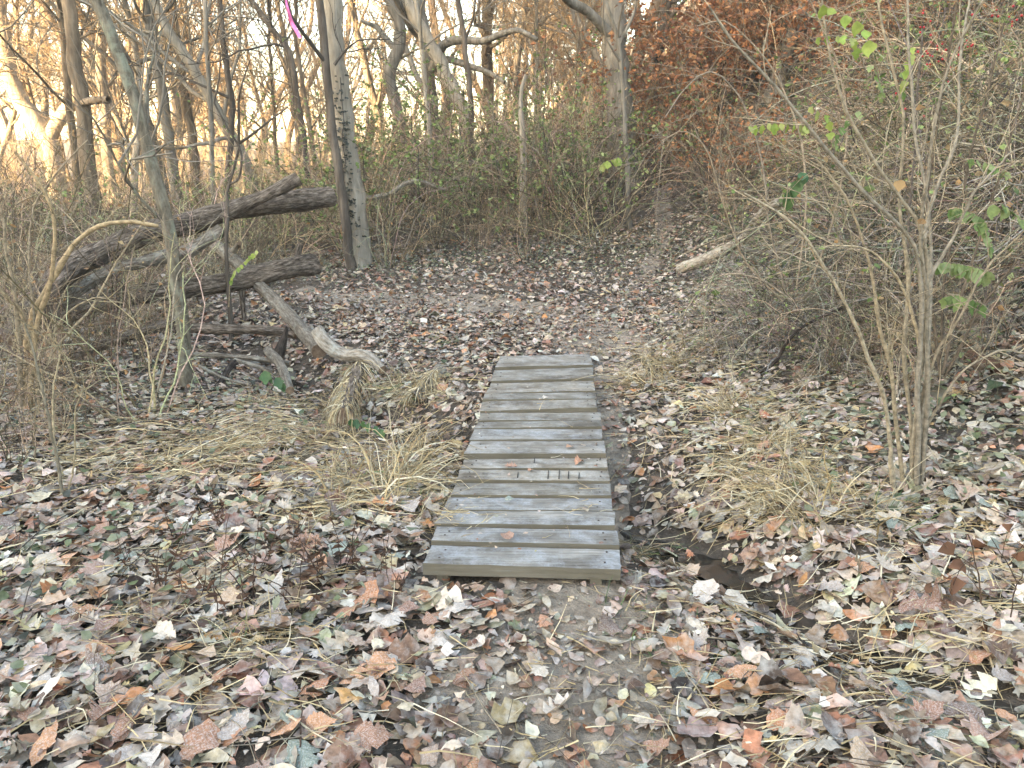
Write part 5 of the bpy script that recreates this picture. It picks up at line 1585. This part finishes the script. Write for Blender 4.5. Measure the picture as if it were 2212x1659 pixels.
def pick_cols(x, n, rng):
    c = np.empty((n, 3)); rt_ = sstep(0.4, 1.6, x)
    pl = WT_L / WT_L.sum(); pr = WT_R / WT_R.sum()
    ia = rng.choice(len(PAL), n, p=pl); ib = rng.choice(len(PAL), n, p=pr)
    i = np.where(rng.random(n) < rt_, ib, ia)
    return PAL[i] * rng.uniform(0.45, 1.35, (n, 1)) * (1 + 0.05 * rng.normal(size=(n, 3)))


def litter(mb, n, xf, y0, y1, ypow, tpls, smin, smax, tilt, rng, zr=(0.004, 0.05), thin_trail=0.75, curl=0.55):
    y = y0 + (y1 - y0) * rng.random(n) ** ypow
    x = rng.uniform(-xf, xf, n) * (y + 0.6)
    td, _ = seg_dist(x, y, TRAIL); td2, _ = seg_dist(x, y, TRAIL2)
    core = np.maximum(np.exp(-(td / 0.36) ** 2) * np.where(y < 2.9, 1.15, np.where(y > 5.9, 0.95, 0.4)), 0.4 * np.exp(-(td2 / 0.3) ** 2))
    cd, cp = seg_dist(x, y, CREEK)
    wet = np.where((cp > 3.8) & (cp < 8), 0.8, 0.5) * np.exp(-(cd / 0.13) ** 2)
    patch = 0.25 * sstep(0.5, 0.75, vnoise(x * 1.7, y * 1.7, 21))
    keep = (rng.random(n) > np.clip(core * thin_trail + wet + patch, 0, 0.95)) & ~in_bridge(x, y, 0.015)
    x, y = x[keep], y[keep]; n = len(x)
    z = H(x, y) + rng.uniform(*zr, n)
    gx_, gy_ = grad(x, y)
    nr = np.stack([-gx_, -gy_, np.ones(n)], 1) + rng.normal(0, tilt, (n, 3)) * [1, 1, 0]
    s = rng.uniform(0, 1, n) ** 1.6 * (smax - smin) + smin
    col = pick_cols(x, n, rng)
    which = rng.integers(0, len(tpls), n)
    for k, t in enumerate(tpls):
        m = which == k
        leaves(mb, rng, t, np.stack([x, y, z], 1)[m], nr[m], s[m], col[m], curl, 0.35)


lm_ = MB()
litter(lm_, 13000, 0.95, 1.2, 3.6, 0.8, tpl_hi, 0.03, 0.125, 0.22, frn, curl=0.42)
litter(lm_, 12000, 0.95, 1.2, 5.0, 0.8, tpl_mid, 0.012, 0.04, 0.35, frn, (0.004, 0.04), 0.3)
litter(lm_, 32000, 0.85, 3.4, 8.0, 0.85, tpl_mid, 0.03, 0.095, 0.24, frn, curl=0.42)
litter(lm_, 14000, 0.8, 4.8, 12.0, 0.8, tpl_lo, 0.02, 0.06, 0.4, frn, (0.002, 0.03), 0.35)
litter(lm_, 26000, 0.75, 7.0, 13.5, 0.9, tpl_lo, 0.05, 0.11, 0.3, frn)
for (line, n_, i0, i1, wd) in ((TRAIL, 3000, 4, 8, 0.42), (TRAIL, 900, 0.6, 2.0, 0.3), (TRAIL2, 3000, 0, 4, 0.38)):
    t_ = frn.uniform(i0, i1, n_); i_ = np.minimum(t_.astype(int), len(line) - 2); f_ = (t_ - i_)[:, None]
    q_ = line[i_] * (1 - f_) + line[i_ + 1] * f_ + frn.normal(0, wd, (n_, 2))
    q_ = q_[(q_[:, 1] > 1.2) & ~in_bridge(q_[:, 0], q_[:, 1], 0.03)]; n_ = len(q_)
    leaves(lm_, frn, tpl_mid[1], np.stack([q_[:, 0], q_[:, 1], H(q_[:, 0], q_[:, 1]) + frn.uniform(0.022, 0.04, n_)], 1), np.array([0, 0, 1.0]) + frn.normal(0, 0.3, (n_, 3)), 0.012 + 0.055 * frn.random(n_) ** 2, pick_cols(q_[:, 0] * 0, n_, frn) * 0.9, 0.5)
bn = 60
bp = np.array([plane_pt(u, v, BTOP + lrng.uniform(0.018, 0.026)) for u, v in zip(lrng.uniform(990, 1300, bn), lrng.uniform(775, 1215, bn))])
bk = in_bridge(bp[:, 0], bp[:, 1], -0.02); bp = bp[bk]; bn = len(bp)
leaves(lm_, frn, tpl_mid[0], bp, np.array([0, 0, 1.0]) + frn.normal(0, 0.12, (bn, 3)), frn.uniform(0.008, 0.028, bn), pick_cols(bp[:, 0] * 0, bn, frn), 0.3)
tag(lm_.build('leaf_litter', M['leaf']), 'deep litter of frosted brown, tan and grey-green fallen leaves', 'leaf litter', None, 'stuff')
lf_ = MB()
litter(lf_, 22000, 0.9, 13, 45, 1.2, tpl_lo[:1], 0.09, 0.2, 0.4, frn)
tag(lf_.build('leaf_litter', M['leaf_far']), 'thin far litter of brown leaves on the wood floor beyond the thicket', 'leaf litter', None, 'stuff')

# dark green creeping ground cover
gc = MB()
for (n, cx, cy, sx, sy) in [(1500, -1.4, 11.4, 1.6, 0.7), (1300, 2.9, 11.5, 0.8, 1.4), (900, 1.2, 11.6, 1.2, 0.5), (450, 2.3, 3.9, 0.6, 0.5), (400, 3.0, 5.0, 0.6, 0.8), (350, -1.9, 2.6, 0.6, 0.4), (500, 2.4, 7.5, 0.5, 1.0), (450, -2.6, 5.0, 0.8, 0.6)]:
    x = frn.normal(cx, sx, n); y = frn.normal(cy, sy, n)
    kp = ~in_bridge(x, y, 0.05) & (y > 1.2); x, y = x[kp], y[kp]; n = len(x)
    z = H(x, y) + frn.uniform(0.02, 0.09, n)
    col = np.array([(0.06, 0.075, 0.035), (0.11, 0.125, 0.055), (0.17, 0.18, 0.105), (0.25, 0.245, 0.17), (0.045, 0.045, 0.028)])[frn.integers(0, 5, n)] * frn.uniform(0.7, 1.3, (n, 1))
    leaves(gc, frn, tpl_mid[0], np.stack([x, y, z], 1), np.array([0, -0.15, 1.0]) + frn.normal(0, 0.35, (n, 3)), frn.uniform(0.035, 0.06, n), col, 0.4)
n = 9000
y = frn.uniform(4.2, 15, n); x = frn.uniform(1.9, 9.5, n)
kp = (x > 2.1 + 0.07 * y) & (x < 0.78 * y + 0.8) & (vnoise(x * 1.1, y * 1.1, 71) > 0.3); x, y = x[kp], y[kp]; n = len(x)
z = H(x, y) + frn.uniform(0.02, 0.22, n)
col = np.array([(0.035, 0.055, 0.025), (0.06, 0.085, 0.04), (0.10, 0.14, 0.06), (0.05, 0.045, 0.03), (0.09, 0.06, 0.04)])[frn.integers(0, 5, n)] * frn.uniform(0.7, 1.3, (n, 1))
leaves(gc, frn, tpl_lo[1], np.stack([x, y, z], 1), np.array([-0.5, -0.3, 1.0]) + frn.normal(0, 0.45, (n, 3)), frn.uniform(0.06, 0.12, n), col, 0.4)
tag(gc.build('ground_cover', M['ivy']), 'dark green creeping leaves spread low along the trail edges', 'ground cover', None, 'stuff')

# the 300 leaves that show largest: pieces of the ground, one object each
m_big, nt, b = mat('fallen_leaf_single')
tc = nt.nodes.new('ShaderNodeTexCoord').outputs['Object']
oi = nt.nodes.new('ShaderNodeObjectInfo')
stops = [(0.30, 0.15, 0.09), (0.46, 0.37, 0.29), (0.24, 0.125, 0.085), (0.52, 0.43, 0.34), (0.40, 0.18, 0.09), (0.36, 0.29, 0.25), (0.48, 0.33, 0.22), (0.21, 0.235, 0.19), (0.55, 0.48, 0.41), (0.32, 0.19, 0.14), (0.45, 0.22, 0.11), (0.17, 0.11, 0.085), (0.50, 0.42, 0.36), (0.38, 0.26, 0.19)]
rr = ramp(nt, [(k / len(stops), c) for k, c in enumerate(stops)], 'CONSTANT')
nt.links.new(oi.outputs['Random'], rr.inputs[0])
n1 = noise(nt, tc, 6, 5, 0.7); n2 = noise(nt, tc, 25, 4, 0.7)
r1 = ramp(nt, [(0.3, (0.62,) * 3), (0.65, (1.2,) * 3)]); nt.links.new(n1, r1.inputs[0])
c = mixc(nt, 1.0, rr.outputs[0], r1.outputs[0], 'MULTIPLY')
# side veins run out from the midrib at an angle
sx = nt.nodes.new('ShaderNodeSeparateXYZ'); nt.links.new(tc, sx.inputs[0])
ab = N(nt, 'ShaderNodeMath', operation='ABSOLUTE'); nt.links.new(sx.outputs[0], ab.inputs[0])
sb = N(nt, 'ShaderNodeMath', operation='SUBTRACT'); nt.links.new(sx.outputs[1], sb.inputs[0]); nt.links.new(ab.outputs[0], sb.inputs[1])
ml = N(nt, 'ShaderNodeMath', operation='MULTIPLY'); nt.links.new(sb.outputs[0], ml.inputs[0]); ml.inputs[1].default_value = 60.0
sn = N(nt, 'ShaderNodeMath', operation='SINE'); nt.links.new(ml.outputs[0], sn.inputs[0])
vr = ramp(nt, [(0.75, (0, 0, 0)), (1.0, (0.35,) * 3)]); nt.links.new(sn.outputs[0], vr.inputs[0])
c = mixc(nt, vr.outputs[0], c, (0.45, 0.36, 0.27))
fr = ramp(nt, [(0.48, (0, 0, 0)), (0.7, (0.5,) * 3)]); nt.links.new(n2, fr.inputs[0])
c = mixc(nt, fr.outputs[0], c, (0.6, 0.6, 0.62))
nt.links.new(c, b.inputs['Base Color'])
b.inputs['Roughness'].default_value = 0.65; b.inputs['Specular IOR Level'].default_value = 0.3
bump(nt, b, vr.outputs[0], 0.4, 0.02)
big = []
for k in range(26):
    kind = ['oval', 'oval', 'round', 'oval', 'oak', 'oval', 'narrow', 'oval', 'oval', 'round', 'oval', 'maple', 'narrow'][k % 13]
    m_ = {'oak': 11, 'maple': 7, 'round': 12}.get(kind, 12)
    tpl = leaf_template(m_, kind, frn)
    mb = MB()
    leaves(mb, frn, tpl, np.zeros((1, 3)), np.array([[0, 0, 1.0]]), np.ones(1), np.ones((1, 3)), 0.36, 0.25, yaw=np.array([math.pi / 2]))
    big.append(mb.mesh('leaf', m_big))
cnt = 0; k = 0; placed = []
while cnt < 290 and k < 9000:
    k += 1
    y = 1.55 + 1.75 * frn.random() ** 1.2; x = frn.uniform(-0.78, 0.78) * (y + 0.45)
    if in_bridge(np.array([x]), np.array([y]), 0.05)[0]: continue
    cdv = float(seg_dist(np.array([x]), np.array([y]), CREEK)[0][0])
    if cdv < 0.12: continue
    tdv = float(seg_dist(np.array([x]), np.array([y]), TRAIL)[0][0])
    if tdv < 0.3 and frn.random() < 0.75: continue
    if any((x - a) ** 2 + (y - b_) ** 2 < 0.075 ** 2 for a, b_ in placed): continue
    placed.append((x, y)); cnt += 1
    o = inst('leaf', big[frn.integers(0, 26)], ground)
    s = 0.075 + 0.08 * frn.random() ** 1.5
    o.location = (x, y, Hs(x, y) + frn.uniform(0.03, 0.055))
    o.scale = (s, s, s)
    o.rotation_euler = (frn.normal(0, 0.28), frn.normal(0, 0.28), frn.uniform(0, 6.28))
# a few leaves lying on the planks
for (cx, cy, s) in [(1360, 748, 0.055), (1415, 838, 0.055), (1015, 868, 0.06), (1005, 1058, 0.055), (992, 1278, 0.075), (1215, 458, 0.05), (1130, 880, 0.03), (1440, 738, 0.03)]:
    p = plane_pt(*cv(cx, cy), BTOP + 0.022)
    o = inst('leaf', big[frn.integers(0, 26)], ground); o.location = p; o.scale = (s, s, s); o.rotation_euler = (frn.normal(0, 0.12), frn.normal(0, 0.12), frn.uniform(0, 6.28))


# ------------------------------------------------------------------ thin volume added for a sunlit glow in the wood
hz_ = MB()
lo = np.array([-600, -600, -4.0]); hi = np.array([600, 700, 33.0])
cr_ = np.array([[(lo, hi)[a][0], (lo, hi)[b_][1], (lo, hi)[c_][2]] for a in (0, 1) for b_ in (0, 1) for c_ in (0, 1)])
hz_.add(cr_, [(0, 1, 3, 2), (4, 6, 7, 5), (0, 4, 5, 1), (2, 3, 7, 6), (0, 2, 6, 4), (1, 5, 7, 3)])
hm = bpy.data.materials.new('added_haze'); hm.use_nodes = True
hn = hm.node_tree; hn.nodes.remove(hn.nodes['Principled BSDF'])
pv = hn.nodes.new('ShaderNodeVolumePrincipled')
pv.inputs['Color'].default_value = (0.95, 0.93, 0.9, 1)
pv.inputs['Density'].default_value = 0.0014
hn.links.new(pv.outputs[0], hn.nodes['Material Output'].inputs['Volume'])
tag(hz_.build('added_haze', hm, None, False), 'faint air volume added for a golden glow among the trees', 'added_haze', None, 'stuff')
